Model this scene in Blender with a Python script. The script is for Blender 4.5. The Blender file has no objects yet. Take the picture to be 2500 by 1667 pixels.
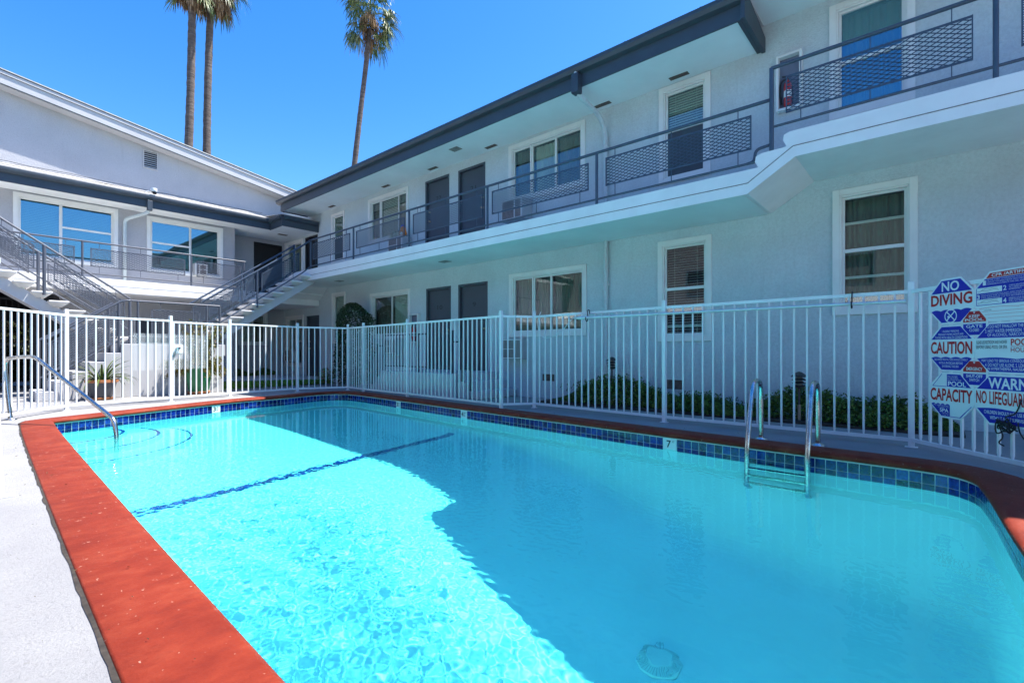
import bpy, math, random
import numpy as np
from mathutils import Vector
random.seed(7)
rng = np.random.default_rng(5)
R = math.radians
scene = bpy.context.scene
COL = scene.collection

# ------------------------------------------------------------------ camera, sky, sun, exposure
cam_d = bpy.data.cameras.new('camera')
cam_d.sensor_width = 36.0
cam_d.lens = 17.38
cam_d.shift_y = 0.0106
cam_d.clip_start = 0.02
cam_d.clip_end = 2000
cam = bpy.data.objects.new('camera', cam_d)
cam.location = (0, 0, 0.95)
cam.rotation_euler = (R(90), 0, R(-49))
COL.objects.link(cam)
scene.camera = cam

SUN = Vector((0.458, -0.28, 1.0)).normalized()          # towards the sun
SUN_EL = math.asin(SUN.z)
SUN_AZ = math.atan2(SUN.x, SUN.y)                      # from +Y towards +X
world = bpy.data.worlds.new('World')
scene.world = world
world.use_nodes = True
wn, wl = world.node_tree.nodes, world.node_tree.links
wn.clear()
w_out = wn.new('ShaderNodeOutputWorld')
w_bg = wn.new('ShaderNodeBackground')
w_sky = wn.new('ShaderNodeTexSky')
w_sky.sky_type = 'NISHITA'
w_sky.sun_disc = False
w_sky.sun_elevation = SUN_EL
w_sky.sun_rotation = SUN_AZ
w_sky.altitude = 200
w_sky.air_density = 1.0
w_sky.dust_density = 0.4
w_sky.ozone_density = 2.0
w_hsv = wn.new('ShaderNodeHueSaturation')
w_hsv.inputs['Hue'].default_value = 0.508
w_hsv.inputs['Saturation'].default_value = 1.4
wl.new(w_sky.outputs[0], w_hsv.inputs['Color'])
wl.new(w_hsv.outputs[0], w_bg.inputs['Color'])
w_bg.inputs['Strength'].default_value = 0.053
wl.new(w_bg.outputs[0], w_out.inputs['Surface'])

sun_d = bpy.data.lights.new('sun', 'SUN')
sun_d.energy = 2.0
sun_d.angle = R(0.5)
sun_d.color = (1.0, 0.95, 0.88)
sun = bpy.data.objects.new('sun', sun_d)
sun.location = (10, -5, 30)
sun.rotation_euler = SUN.to_track_quat('Z', 'Y').to_euler()
COL.objects.link(sun)

scene.render.engine = 'CYCLES'
vs = scene.view_settings
vs.view_transform = 'Standard'
vs.look = 'None'
vs.gamma = 1.0
vs.exposure = 2.6
cy = scene.cycles
cy.max_bounces = 16
cy.diffuse_bounces = 8
cy.glossy_bounces = 4
cy.transmission_bounces = 12
cy.transparent_max_bounces = 24
cy.caustics_reflective = False
cy.caustics_refractive = True
cy.sample_clamp_indirect = 12.0
cy.use_denoising = True

# ------------------------------------------------------------------ helpers
def nt(name):
    m = bpy.data.materials.new(name)
    m.use_nodes = True
    n, l = m.node_tree.nodes, m.node_tree.links
    return m, n, l, n['Principled BSDF']

def coords(n, l, scale=(1, 1, 1)):
    tc = n.new('ShaderNodeNewGeometry')
    mp = n.new('ShaderNodeMapping')
    mp.inputs['Scale'].default_value = scale
    l.new(tc.outputs['Position'], mp.inputs['Vector'])
    return mp.outputs[0]

def noise(n, l, vec, scale, detail=3, rough=0.55):
    t = n.new('ShaderNodeTexNoise')
    t.inputs['Scale'].default_value = scale
    t.inputs['Detail'].default_value = detail
    t.inputs['Roughness'].default_value = rough
    l.new(vec, t.inputs['Vector'])
    return t.outputs['Fac']

def ramp(n, l, fac, stops):
    r = n.new('ShaderNodeValToRGB')
    el = r.color_ramp.elements
    while len(el) < len(stops):
        el.new(0.5)
    for e, (p, c) in zip(el, stops):
        e.position = p
        e.color = (*c, 1) if len(c) == 3 else c
    l.new(fac, r.inputs['Fac'])
    return r.outputs['Color']

def mixc(n, l, fac, a, b):
    m = n.new('ShaderNodeMix')
    m.data_type = 'RGBA'
    for sock, v in ((m.inputs[0], fac), (m.inputs[6], a), (m.inputs[7], b)):
        if isinstance(v, (int, float)):
            sock.default_value = v
        elif isinstance(v, tuple):
            sock.default_value = (*v, 1)
        else:
            l.new(v, sock)
    return m.outputs[2]

def bump(n, l, p, h, strength=0.3, dist=0.01):
    b = n.new('ShaderNodeBump')
    b.inputs['Strength'].default_value = strength
    b.inputs['Distance'].default_value = dist
    l.new(h, b.inputs['Height'])
    l.new(b.outputs[0], p.inputs['Normal'])

def paint(name, col, rough=0.5, var=0.12, scale=3.0, bstr=0.0, bscale=60.0, bdist=0.004, metal=0.0, stain=0.0, spec=0.5, grain=0.0):
    """A painted or plain surface: slight mottling, fine grain, optional stains."""
    m, n, l, p = nt(name)
    v = coords(n, l)
    f = noise(n, l, v, scale, 4)
    dark = tuple(c * (1 - var) for c in col)
    lite = tuple(min(1, c * (1 + var)) for c in col)
    c = ramp(n, l, f, [(0.3, dark), (0.7, lite)])
    if stain:
        f2 = noise(n, l, coords(n, l, (1, 1, 0.35)), 1.7, 6, 0.7)
        k = ramp(n, l, f2, [(0.5, (0, 0, 0)), (0.75, (stain,) * 3)])
        c = mixc(n, l, k, c, tuple(x * 0.62 for x in col))
    if grain:
        f3 = noise(n, l, v, 26, 6, 0.8)
        c = mixc(n, l, ramp(n, l, f3, [(0.42, (0, 0, 0)), (0.62, (grain,) * 3)]), c, tuple(x * 0.70 for x in col))
        f4 = noise(n, l, coords(n, l, (5.0, 5.0, 0.5)), 1.3, 5, 0.7)        # faint runs of dirt
        c = mixc(n, l, ramp(n, l, f4, [(0.60, (0, 0, 0)), (0.72, (grain,) * 3)]), c, tuple(x * 0.74 for x in col))
    l.new(c, p.inputs['Base Color'])
    p.inputs['Roughness'].default_value = rough
    p.inputs['Metallic'].default_value = metal
    p.inputs['Specular IOR Level'].default_value = spec
    if bstr:
        bump(n, l, p, noise(n, l, v, bscale, 4, 0.6), bstr, bdist)
    return m

class MB:
    """Collects polygons that become ONE mesh object."""
    def __init__(s):
        s.v, s.f = [], []
    def add(s, verts, faces):
        o = len(s.v)
        s.v += [tuple(p) for p in verts]
        s.f += [tuple(i + o for i in f) for f in faces]
        return s
    def quad(s, a, b, c, d):
        return s.add([a, b, c, d], [(0, 1, 2, 3)])
    def hexa(s, p):
        return s.add(p, [(0, 3, 2, 1), (4, 5, 6, 7), (0, 1, 5, 4), (1, 2, 6, 5), (2, 3, 7, 6), (3, 0, 4, 7)])
    def box(s, x0, x1, y0, y1, z0, z1):
        return s.hexa([(x0, y0, z0), (x1, y0, z0), (x1, y1, z0), (x0, y1, z0), (x0, y0, z1), (x1, y0, z1), (x1, y1, z1), (x0, y1, z1)])
    def mbox(s, M, u0, u1, d0, d1, z0, z1):
        return s.hexa([M(*q) for q in ((u0, d0, z0), (u1, d0, z0), (u1, d1, z0), (u0, d1, z0), (u0, d0, z1), (u1, d0, z1), (u1, d1, z1), (u0, d1, z1))])
    def bar(s, a, b, w, h=None, up=(0, 0, 1)):
        a, b = Vector(a), Vector(b)
        h = w if h is None else h
        t = (b - a).normalized()
        up = Vector(up)
        if abs(t.dot(up)) > 0.98:
            up = Vector((1, 0, 0))
        x = t.cross(up).normalized() * (w / 2)
        y = x.cross(t).normalized() * (h / 2)
        return s.hexa([a - x - y, a + x - y, a + x + y, a - x + y, b - x - y, b + x - y, b + x + y, b - x + y])
    def tube(s, pts, r, n=10, caps=True):
        pts = [Vector(p) for p in pts]
        rs = r if isinstance(r, (list, tuple)) else [r] * len(pts)
        o = len(s.v)
        prev = None
        for i, p in enumerate(pts):
            t = ((pts[min(i + 1, len(pts) - 1)]) - (pts[max(i - 1, 0)])).normalized()
            if prev is None:
                a = t.orthogonal().normalized()
            else:
                a = (prev - t * prev.dot(t)).normalized()
            prev = a
            b = t.cross(a)
            for k in range(n):
                q = 2 * math.pi * k / n
                s.v.append(tuple(p + (a * math.cos(q) + b * math.sin(q)) * rs[i]))
        for i in range(len(pts) - 1):
            for k in range(n):
                k2 = (k + 1) % n
                s.f.append((o + i * n + k, o + i * n + k2, o + (i + 1) * n + k2, o + (i + 1) * n + k))
        if caps:
            s.f.append(tuple(o + k for k in range(n))[::-1])
            s.f.append(tuple(o + (len(pts) - 1) * n + k for k in range(n)))
        return s
    def lathe(s, c, prof, n=24):
        o = len(s.v)
        for r, z in prof:
            for k in range(n):
                q = 2 * math.pi * k / n
                s.v.append((c[0] + r * math.cos(q), c[1] + r * math.sin(q), c[2] + z))
        for i in range(len(prof) - 1):
            for k in range(n):
                k2 = (k + 1) % n
                s.f.append((o + i * n + k, o + i * n + k2, o + (i + 1) * n + k2, o + (i + 1) * n + k))
        return s
    def prism(s, poly, dvec):
        """polygon extruded along dvec"""
        n = len(poly)
        a = [Vector(p) for p in poly]
        b = [p + Vector(dvec) for p in a]
        o = len(s.v)
        s.v += [tuple(p) for p in a + b]
        s.f.append(tuple(o + i for i in range(n))[::-1])
        s.f.append(tuple(o + n + i for i in range(n)))
        for i in range(n):
            j = (i + 1) % n
            s.f.append((o + i, o + j, o + n + j, o + n + i))
        return s
    def build(s, name, mat, parent=None, smooth=False, bevel=0.0, autosm=False):
        off = Vector((0, 0, 0))
        q = parent
        while q is not None:
            off += q.location
            q = q.parent
        me = bpy.data.meshes.new(name)
        me.from_pydata([(x - off.x, y - off.y, z - off.z) for x, y, z in s.v], [], s.f)
        if mat is not None:
            me.materials.append(mat)
        if smooth:
            me.shade_smooth()
            if autosm:
                me.set_sharp_from_angle(angle=R(40))
        o = bpy.data.objects.new(name, me)
        COL.objects.link(o)
        o.parent = parent
        if bevel:
            b = o.modifiers.new('bevel', 'BEVEL')
            b.width = bevel
            b.segments = 2
            b.limit_method = 'ANGLE'
            b.angle_limit = R(40)
        return o

def tag(o, label=None, cat=None, group=None, kind=None):
    for k, v in (('label', label), ('category', cat), ('group', group), ('kind', kind)):
        if v:
            o[k] = v
    return o

def thing(name, label, cat, loc=(0, 0, 0), group=None):
    o = bpy.data.objects.new(name, None)
    o.empty_display_size = 0.2
    o.location = loc
    COL.objects.link(o)
    return tag(o, label, cat, group)

def share(src, parent, delta):
    """a repeat of a part: same mesh, shifted by delta"""
    c = src.copy()
    COL.objects.link(c)
    c.parent = parent
    c.location = src.location + Vector(delta)
    return c

def arc(pts, radius, seg=5):
    """polyline with rounded corners"""
    pts = [Vector(p) for p in pts]
    out = [pts[0]]
    for a, b, c in zip(pts, pts[1:], pts[2:]):
        d1, d2 = (a - b), (c - b)
        r = min(radius, d1.length * 0.48, d2.length * 0.48)
        p, q = b + d1.normalized() * r, b + d2.normalized() * r
        for i in range(seg + 1):
            t = i / seg
            out.append((p * (1 - t) + b * t) * (1 - t) + (b * (1 - t) + q * t) * t)
    out.append(pts[-1])
    return out

DG = None
def text_mesh(txt, bold=0.0):
    cu = bpy.data.curves.new('lettering', 'FONT')
    cu.body = txt
    cu.size = 1.0
    cu.offset = bold
    cu.resolution_u = 3
    ob = bpy.data.objects.new('lettering', cu)
    COL.objects.link(ob)
    dg = bpy.context.evaluated_depsgraph_get()
    me = bpy.data.meshes.new_from_object(ob.evaluated_get(dg))
    vs_ = [tuple(v.co) for v in me.vertices]
    fs_ = [tuple(p.vertices) for p in me.polygons]
    bpy.data.objects.remove(ob)
    bpy.data.curves.remove(cu)
    bpy.data.meshes.remove(me)
    return vs_, fs_

def letter(mb, txt, P, u0, u1, z0, z1, bold=0.0):
    """text fitted to the box u0..u1, z0..z1 (cap height) ; P(u, z) gives the point"""
    v, f = text_mesh(txt, bold)
    if not v:
        return
    xs = [a[0] for a in v]
    ys = [a[1] for a in v]
    x0, x1, y0, y1 = min(xs), max(xs), min(ys), max(ys)
    mb.add([P(u0 + (a[0] - x0) / (x1 - x0) * (u1 - u0), z0 + (a[1] - y0) / (y1 - y0) * (z1 - z0)) for a in v], f)

def leaf_mat(name, stops, rough=0.5, trans=0.0):
    m, n, l, p = nt(name)
    g = n.new('ShaderNodeNewGeometry')
    l.new(ramp(n, l, g.outputs['Random Per Island'], stops), p.inputs['Base Color'])
    p.inputs['Roughness'].default_value = rough
    p.inputs['Specular IOR Level'].default_value = 0.35
    return m

def leaf(mb, c, size, rnd=random, up=0.5):
    """one folded leaf of two faces"""
    d = Vector((rnd.gauss(0, 1), rnd.gauss(0, 1), rnd.gauss(0, 1) * 0.7 + up)).normalized()
    s_ = d.orthogonal().normalized()
    w = d.cross(s_)
    q = rnd.uniform(0, 6.28)
    s_, w = s_ * math.cos(q) + w * math.sin(q), w * math.cos(q) - s_ * math.sin(q)
    L, W = size * rnd.uniform(0.7, 1.3), size * rnd.uniform(0.35, 0.5)
    c = Vector(c)
    a, b = c - s_ * L / 2, c + s_ * L / 2
    m1, m2 = c + w * W / 2 + d * W * 0.25, c - w * W / 2 + d * W * 0.25
    mb.add([a, m1, b, m2], [(0, 1, 2), (0, 2, 3)])

# ------------------------------------------------------------------ materials
M = {}
M['deck'] = None
def deck_mat():
    m, n, l, p = nt('painted_concrete')
    v = coords(n, l)
    f = noise(n, l, v, 1.3, 6, 0.65)
    c = ramp(n, l, f, [(0.3, (0.25, 0.25, 0.26)), (0.7, (0.32, 0.32, 0.32))])
    sp = noise(n, l, coords(n, l, (1.6, 1, 1)), 42, 5, 0.75)
    c = mixc(n, l, ramp(n, l, sp, [(0.50, (0, 0, 0)), (0.70, (0.6, 0.6, 0.6))]), c, (0.19, 0.19, 0.195))
    sp2 = noise(n, l, v, 15, 3, 0.6)
    c = mixc(n, l, ramp(n, l, sp2, [(0.70, (0, 0, 0)), (0.74, (0.7, 0.7, 0.7))]), c, (0.17, 0.16, 0.15))
    s2 = noise(n, l, coords(n, l, (1, 0.5, 1)), 4.5, 5, 0.7)
    c = mixc(n, l, ramp(n, l, s2, [(0.58, (0, 0, 0)), (0.8, (0.35, 0.35, 0.35))]), c, (0.30, 0.29, 0.27))
    l.new(c, p.inputs['Base Color'])
    p.inputs['Roughness'].default_value = 0.85
    bump(n, l, p, noise(n, l, v, 70, 6, 0.75), 0.9, 0.010)
    return m
M['deck'] = deck_mat()

def coping_mat():
    m, n, l, p = nt('red_painted_concrete')
    v = coords(n, l)
    f = noise(n, l, coords(n, l, (1, 1.5, 1)), 2.6, 7, 0.7)
    c = ramp(n, l, f, [(0.28, (0.15, 0.015, 0.006)), (0.5, (0.21, 0.026, 0.010)), (0.72, (0.28, 0.050, 0.022))])
    st = noise(n, l, coords(n, l, (0.9, 1.7, 1)), 3.6, 7, 0.8)
    c = mixc(n, l, ramp(n, l, st, [(0.50, (0, 0, 0)), (0.72, (0.6, 0.6, 0.6))]), c, (0.115, 0.012, 0.006))
    sp = noise(n, l, v, 34, 3, 0.6)
    c = mixc(n, l, ramp(n, l, sp, [(0.685, (0, 0, 0)), (0.71, (0.85, 0.85, 0.85))]), c, (0.42, 0.22, 0.16))
    s2 = noise(n, l, v, 70, 2, 0.5)
    c = mixc(n, l, ramp(n, l, s2, [(0.75, (0, 0, 0)), (0.78, (0.8, 0.8, 0.8))]), c, (0.10, 0.02, 0.015))
    l.new(c, p.inputs['Base Color'])
    p.inputs['Roughness'].default_value = 0.6
    p.inputs['Specular IOR Level'].default_value = 0.2
    h = noise(n, l, v, 20, 6, 0.7)
    bump(n, l, p, h, 0.45, 0.008)
    return m
M['coping'] = coping_mat()

def tile_mat(name, stops, rough=0.12):
    m, n, l, p = nt(name)
    g = n.new('ShaderNodeNewGeometry')
    v = coords(n, l)
    f = noise(n, l, v, 38, 4, 0.7)
    a = n.new('ShaderNodeMath'); a.operation = 'MULTIPLY_ADD'
    l.new(g.outputs['Random Per Island'], a.inputs[0]); a.inputs[1].default_value = 0.35
    b = n.new('ShaderNodeMath'); b.operation = 'SUBTRACT'
    l.new(f, b.inputs[0]); b.inputs[1].default_value = 0.17
    l.new(b.outputs[0], a.inputs[2])
    l.new(ramp(n, l, a.outputs[0], stops), p.inputs['Base Color'])
    p.inputs['Roughness'].default_value = rough
    return m
M['tile'] = tile_mat('cobalt_glazed_tile', [(0.3, (0.001, 0.003, 0.035)), (0.55, (0.002, 0.010, 0.15)), (0.82, (0.015, 0.06, 0.36))])
M['line_tile'] = tile_mat('blue_lane_tile', [(0.3, (0.0, 0.012, 0.14)), (0.55, (0.004, 0.035, 0.33)), (0.8, (0.02, 0.10, 0.5))], 0.3)
M['grout'] = paint('pale_grout', (0.62, 0.66, 0.66), 0.8, 0.06, 20)
M['plaster'] = paint('pool_plaster', (0.86, 0.93, 0.94), 0.75, 0.03, 1.5, stain=0.12, bstr=0.15, bscale=25)
M['steel'] = None
def steel_mat():
    m, n, l, p = nt('stainless_steel')
    v = coords(n, l)
    f = noise(n, l, v, 14, 4)
    l.new(ramp(n, l, f, [(0.3, (0.45, 0.44, 0.42)), (0.7, (0.68, 0.67, 0.65))]), p.inputs['Base Color'])
    p.inputs['Metallic'].default_value = 1.0
    l.new(ramp(n, l, noise(n, l, v, 60, 3), [(0.3, (0.14,) * 3), (0.7, (0.30,) * 3)]), p.inputs['Roughness'])
    return m
M['steel'] = steel_mat()

WATER_TINT = (0.34, 1.0, 0.985)
def water_mat():
    m = bpy.data.materials.new('pool_water')
    m.use_nodes = True
    n, l = m.node_tree.nodes, m.node_tree.links
    n.clear()
    o = n.new('ShaderNodeOutputMaterial')
    g = n.new('ShaderNodeBsdfGlass')
    g.inputs['IOR'].default_value = 1.18
    g.inputs['Roughness'].default_value = 0.0
    g.inputs['Color'].default_value = (*WATER_TINT, 1)     # what the water takes out of the light
    gl = n.new('ShaderNodeBsdfGlossy'); gl.inputs['Roughness'].default_value = 0.0
    lw = n.new('ShaderNodeLayerWeight')
    pw = n.new('ShaderNodeMath'); pw.operation = 'POWER'; l.new(lw.outputs['Facing'], pw.inputs[0]); pw.inputs[1].default_value = 5.0
    ge = n.new('ShaderNodeNewGeometry')
    fr = n.new('ShaderNodeMath'); fr.operation = 'SUBTRACT'; fr.inputs[0].default_value = 1.0; l.new(ge.outputs['Backfacing'], fr.inputs[1])
    f2 = n.new('ShaderNodeMath'); f2.operation = 'MULTIPLY_ADD'; l.new(pw.outputs[0], f2.inputs[0]); f2.inputs[1].default_value = 0.28; f2.inputs[2].default_value = 0.015
    f3 = n.new('ShaderNodeMath'); f3.operation = 'MULTIPLY'; l.new(f2.outputs[0], f3.inputs[0]); l.new(fr.outputs[0], f3.inputs[1])
    mx = n.new('ShaderNodeMixShader')
    l.new(f3.outputs[0], mx.inputs[0]); l.new(g.outputs[0], mx.inputs[1]); l.new(gl.outputs[0], mx.inputs[2])
    l.new(mx.outputs[0], o.inputs['Surface'])
    return m
M['water'] = water_mat()

# ------------------------------------------------------------------ the pool outline
WATER_Z = -0.185
OUT = [(5.15, -0.20), (5.33, -0.08), (5.41, 0.15), (5.43, 0.40), (5.52, 1.6), (5.75, 4.1), (5.93, 6.2), (6.20, 8.9),
       (6.31, 10.2), (6.30, 10.65), (6.15, 10.90), (5.85, 10.98), (5.45, 10.93), (4.9, 10.76), (3.91, 10.58), (2.81, 10.16), (0.97, 9.36),
       (0.90, 8.2), (0.70, 3.6), (0.62, 1.5), (0.57, 0.1), (0.60, -0.30), (0.80, -0.50), (1.2, -0.49), (3.57, -0.32), (4.8, -0.25)]
SHARP = {(0.97, 9.36)}
def resample(poly, step):
    pts = []
    n = len(poly)
    for i in range(n):
        p0, p1, p2, p3 = (Vector(poly[(i + k) % n]) for k in (-1, 0, 1, 2))
        if tuple(round(x, 3) for x in p1) in SHARP: p0 = p1 * 2 - p2
        if tuple(round(x, 3) for x in p2) in SHARP: p3 = p2 * 2 - p1
        d1 = max((p1 - p0).length, 1e-6) ** 0.5; d2 = max((p2 - p1).length, 1e-6) ** 0.5; d3 = max((p3 - p2).length, 1e-6) ** 0.5
        m1 = (p2 - p1 + ((p1 - p0) / d1 - (p2 - p0) / (d1 + d2)) * d2)
        m2 = (p2 - p1 + ((p3 - p2) / d3 - (p3 - p1) / (d2 + d3)) * d2)
        k = max(2, round((p2 - p1).length / 0.02))
        for j in range(k):
            t = j / k
            pts.append(p1 * (2*t**3 - 3*t*t + 1) + m1 * (t**3 - 2*t*t + t) + p2 * (3*t*t - 2*t**3) + m2 * (t**3 - t*t))
    L = [0]
    for a, b in zip(pts, pts[1:] + pts[:1]):
        L.append(L[-1] + (b - a).length)
    N = round(L[-1] / step)
    out, i = [], 0
    for k in range(N):
        d = L[-1] * k / N
        while L[i + 1] < d: i += 1
        t = (d - L[i]) / max(L[i + 1] - L[i], 1e-9)
        out.append(pts[i].lerp(pts[(i + 1) % len(pts)], t))
    return out
W = resample(OUT, 0.088)
NW = len(W)
def normals(P):
    o = []
    for i in range(len(P)):
        t = (P[(i + 1) % len(P)] - P[i - 1]).normalized()
        o.append(Vector((t.y, -t.x)))
    return o
WN = normals(W)
def ring(off, z):
    return [(p.x + q.x * off, p.y + q.y * off, z) for p, q in zip(W, WN)]
def strip(mb, rings, closed=True):
    o = len(mb.v)
    n = len(rings[0])
    for r_ in rings:
        mb.v += [tuple(p) for p in r_]
    for a in range(len(rings) - 1):
        for i in range(n if closed else n - 1):
            j = (i + 1) % n
            mb.f.append((o + a * n + i, o + a * n + j, o + (a + 1) * n + j, o + (a + 1) * n + i))
    return mb

# the deck: one sheet from the pool's edge to the horizon
mb = MB()
ctr = Vector((3.2, 5.0))
def far(r_):
    o = []
    for p in W:
        d = (p - ctr).normalized()
        o.append((ctr.x + d.x * r_, ctr.y + d.y * r_, 0.0))
    return o
strip(mb, [ring(0.05, 0.0), ring(0.6, 0.0), far(14.0), far(60.0), far(600.0)])
deck = mb.build('deck', M['deck'])
tag(deck, 'pale painted concrete deck around the swimming pool', kind='structure')

# the swimming pool: shell, tile band, coping, steps, lane line, depth markers, drain
pool = thing('swimming_pool', 'turquoise swimming pool with red coping and blue waterline tiles', 'swimming pool', (3.2, 5.0, 0))
def floor_z(y):
    def sm(a, b, t):
        t = min(1, max(0, (t - a) / (b - a)))
        return t * t * (3 - 2 * t)
    return -1.28 - 0.92 * (1 - sm(1.6, 5.6, y)) + 0.10 * sm(6.0, 9.5, y)
mb = MB()
rings = [ring(0.0, -0.04), ring(0.0, -0.235)]
for t in (0.35, 0.7, 1.0):
    rings.append([(p.x, p.y, -0.235 + (floor_z(p.y) + 0.24 + 0.235) * t) for p in W])
for k in range(1, 7):
    a = k / 6 * math.pi / 2
    rings.append([(p.x - q.x * 0.24 * (1 - math.cos(a)), p.y - q.y * 0.24 * (1 - math.cos(a)), floor_z(p.y) + 0.24 * (1 - math.sin(a))) for p, q in zip(W, WN)])
base = [Vector(p[:2]) for p in rings[-1]]
for k in range(1, 25):
    t = k / 24
    r_ = []
    for p in base:
        c = Vector((3.3, 5.0))
        q = p.lerp(c, t)
        r_.append((q.x, q.y, floor_z(q.y)))
    rings.append(r_)
strip(mb, rings)
o_ = mb.build('pool_shell', M['plaster'], pool, smooth=True)

# tile band: grout backing, then every tile
mb = MB()
strip(mb, [ring(-0.004, -0.047), ring(-0.004, -0.240)])
mb.build('grout_band', M['grout'], pool, smooth=True)
mb = MB()
MARK = {}
def nearest(x, y):
    return min(range(NW), key=lambda i: (W[i].x - x) ** 2 + (W[i].y - y) ** 2)
marks = [('3½', 3.45, 10.4, 2), ('3½', 6.12, 8.35, 2), ('4½', 5.93, 6.15, 2), ('7', 5.58, 2.28, 2)]
for tx, x, y, w_ in marks:
    i = nearest(x, y)
    for k in range(w_):
        MARK[(i + k) % NW] = 1
g = 0.0035
for i in range(NW):
    a, b = Vector(ring(-0.0075, 0)[i]), Vector(ring(-0.0075, 0)[(i + 1) % NW]) if False else (None, None)
R0 = ring(-0.0075, 0)
for i in range(NW):
    if i in MARK: continue
    a, b = Vector(R0[i]), Vector(R0[(i + 1) % NW])
    t = (b - a).normalized() * g
    for z1, z0 in ((-0.062, -0.146), (-0.150, -0.234)):
        p, q = a + t, b - t
        mb.quad((p.x, p.y, z0), (q.x, q.y, z0), (q.x, q.y, z1), (p.x, p.y, z1))
mb.build('waterline_tile', M['tile'], pool)

# coping: rounded nose, flat top, thin outer edge; lifted a little at the slab joints
mb = MB()
prof = [(0.0, -0.046), (-0.022, -0.046), (-0.032, -0.036), (-0.036, -0.020), (-0.030, -0.002), (-0.012, 0.010), (0.02, 0.014), (0.15, 0.012), (0.285, 0.010), (0.295, 0.004), (0.295, -0.03)]
strip(mb, [ring(a, b) for a, b in prof])
mb.build('coping', M['coping'], pool, smooth=True)
# the open joint between coping and deck
mb = MB()
random.seed(3)
ja, jb = [], []
for i, (p, q) in enumerate(zip(W, WN)):
    w0 = 0.294; w1 = 0.304 + 0.012 * random.random()
    ja.append((p.x + q.x * w0, p.y + q.y * w0, 0.0032)); jb.append((p.x + q.x * w1, p.y + q.y * w1, 0.0032))
strip(mb, [ja, jb])
M['joint'] = paint('dirty_joint', (0.035, 0.028, 0.022), 0.95, 0.6, 30)
mb.build('expansion_joint', M['joint'], pool)

# entry steps in the far left corner
cx, cy_ = 0.97, 9.36
dl = (Vector((0.90, 8.2)) - Vector((cx, cy_))).normalized()
df = (Vector((2.81, 10.16)) - Vector((cx, cy_))).normalized()
a0, a1 = math.atan2(dl.y, dl.x), math.atan2(df.y, df.x)
for rad, zt in ((0.85, -0.42), (1.28, -0.68), (1.70, -0.95)):
    s_ = MB()
    n_ = 24
    top = [(cx + rad * math.cos(a0 + (a1 - a0) * k / n_), cy_ + rad * math.sin(a0 + (a1 - a0) * k / n_)) for k in range(n_ + 1)]
    vs0 = [(x, y, -1.25) for x, y in top] + [(x, y, zt - 0.02) for x, y in top]
    rim = [(cx + (rad - 0.02) * math.cos(a0 + (a1 - a0) * k / n_), cy_ + (rad - 0.02) * math.sin(a0 + (a1 - a0) * k / n_), zt) for k in range(n_ + 1)]
    strip(s_, [vs0[:n_ + 1], vs0[n_ + 1:], rim, [(cx, cy_, zt)] * (n_ + 1)], closed=False)
    st = s_.build('pool_step', M['plaster'], pool, smooth=True, autosm=True)
    e_ = MB()
    strip(e_, [[(cx + r2 * math.cos(a0 + (a1 - a0) * k / n_), cy_ + r2 * math.sin(a0 + (a1 - a0) * k / n_), zt + 0.004) for k in range(n_ + 1)] for r2 in (rad - 0.025, rad - 0.065)], closed=False)
    e_.build('step_edge_tile', M['line_tile'], st)

# lane line of small blue tiles across the floor at the slope break
mb = MB()
def wall_x(y, left):
    c = [p.x for p in W if abs(p.y - y) < 0.08 and ((p.x < 3) == left)]
    return sum(c) / len(c)
for k in range(72):
    for row in range(3):
        s0, s1 = k / 72, (k + 1) / 72
        x0 = 0.86 + (5.72 - 0.86) * s0; x1 = 0.86 + (5.72 - 0.86) * s1
        def pt(x, r):
            y = 5.70 + (x - 0.86) / 4.86 * 0.56 + r * 0.052
            d = min(x - 0.80, 5.78 - x)
            lift = 0.24 - math.sqrt(max(0, 0.24 ** 2 - max(0, 0.24 - d) ** 2)) if d < 0.24 else 0
            return Vector((x, y, floor_z(y) + 0.012 + lift))
        e = 0.004
        mb.quad(pt(x0 + e, row + 0.06), pt(x1 - e, row + 0.06), pt(x1 - e, row + 0.94), pt(x0 + e, row + 0.94))
mb.build('lane_line', M['line_tile'], pool)

# depth markers
M['plaque'] = paint('white_glazed_plaque', (0.72, 0.76, 0.74), 0.3, 0.05)
M['black_ink'] = paint('black_lettering', (0.015, 0.018, 0.02), 0.5, 0.1)
for tx, x, y, w_ in marks:
    i = nearest(x, y)
    a, b = Vector(R0[i]), Vector(R0[(i + w_) % NW])
    t = (b - a).normalized()
    nin = Vector((-t.y, t.x, 0))
    wd = (b - a).length
    p_ = MB()
    o0 = a + nin * 0.001
    p_.prism([o0 + t * 0.003 + Vector((0, 0, -0.238)), o0 + t * (wd - 0.003) + Vector((0, 0, -0.238)), o0 + t * (wd - 0.003) + Vector((0, 0, -0.056)), o0 + t * 0.003 + Vector((0, 0, -0.056))], nin * 0.004)
    pq = p_.build('depth_marker', M['plaque'], pool)
    l_ = MB()
    # seen from inside the pool the wall reads from b to a
    P = lambda u, z: o0 + t * (wd - u) + nin * 0.0065 + Vector((0, 0, z))
    P2 = lambda u, z: o0 + t * u + nin * 0.0065 + Vector((0, 0, z))
    if tx == '7':
        letter(l_, '7', P, 0.05, 0.105, -0.165, -0.080, 0.02)
        letter(l_, 'FT', P, 0.122, 0.150, -0.105, -0.082, 0.01)
    else:
        letter(l_, tx[0], P, 0.025, 0.075, -0.165, -0.080, 0.02)
        letter(l_, '1/2', P, 0.080, 0.130, -0.160, -0.085, 0.01)
        letter(l_, 'FT', P, 0.138, 0.160, -0.102, -0.082, 0.0)
    l_.build('lettering', M['black_ink'], pq)

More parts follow.
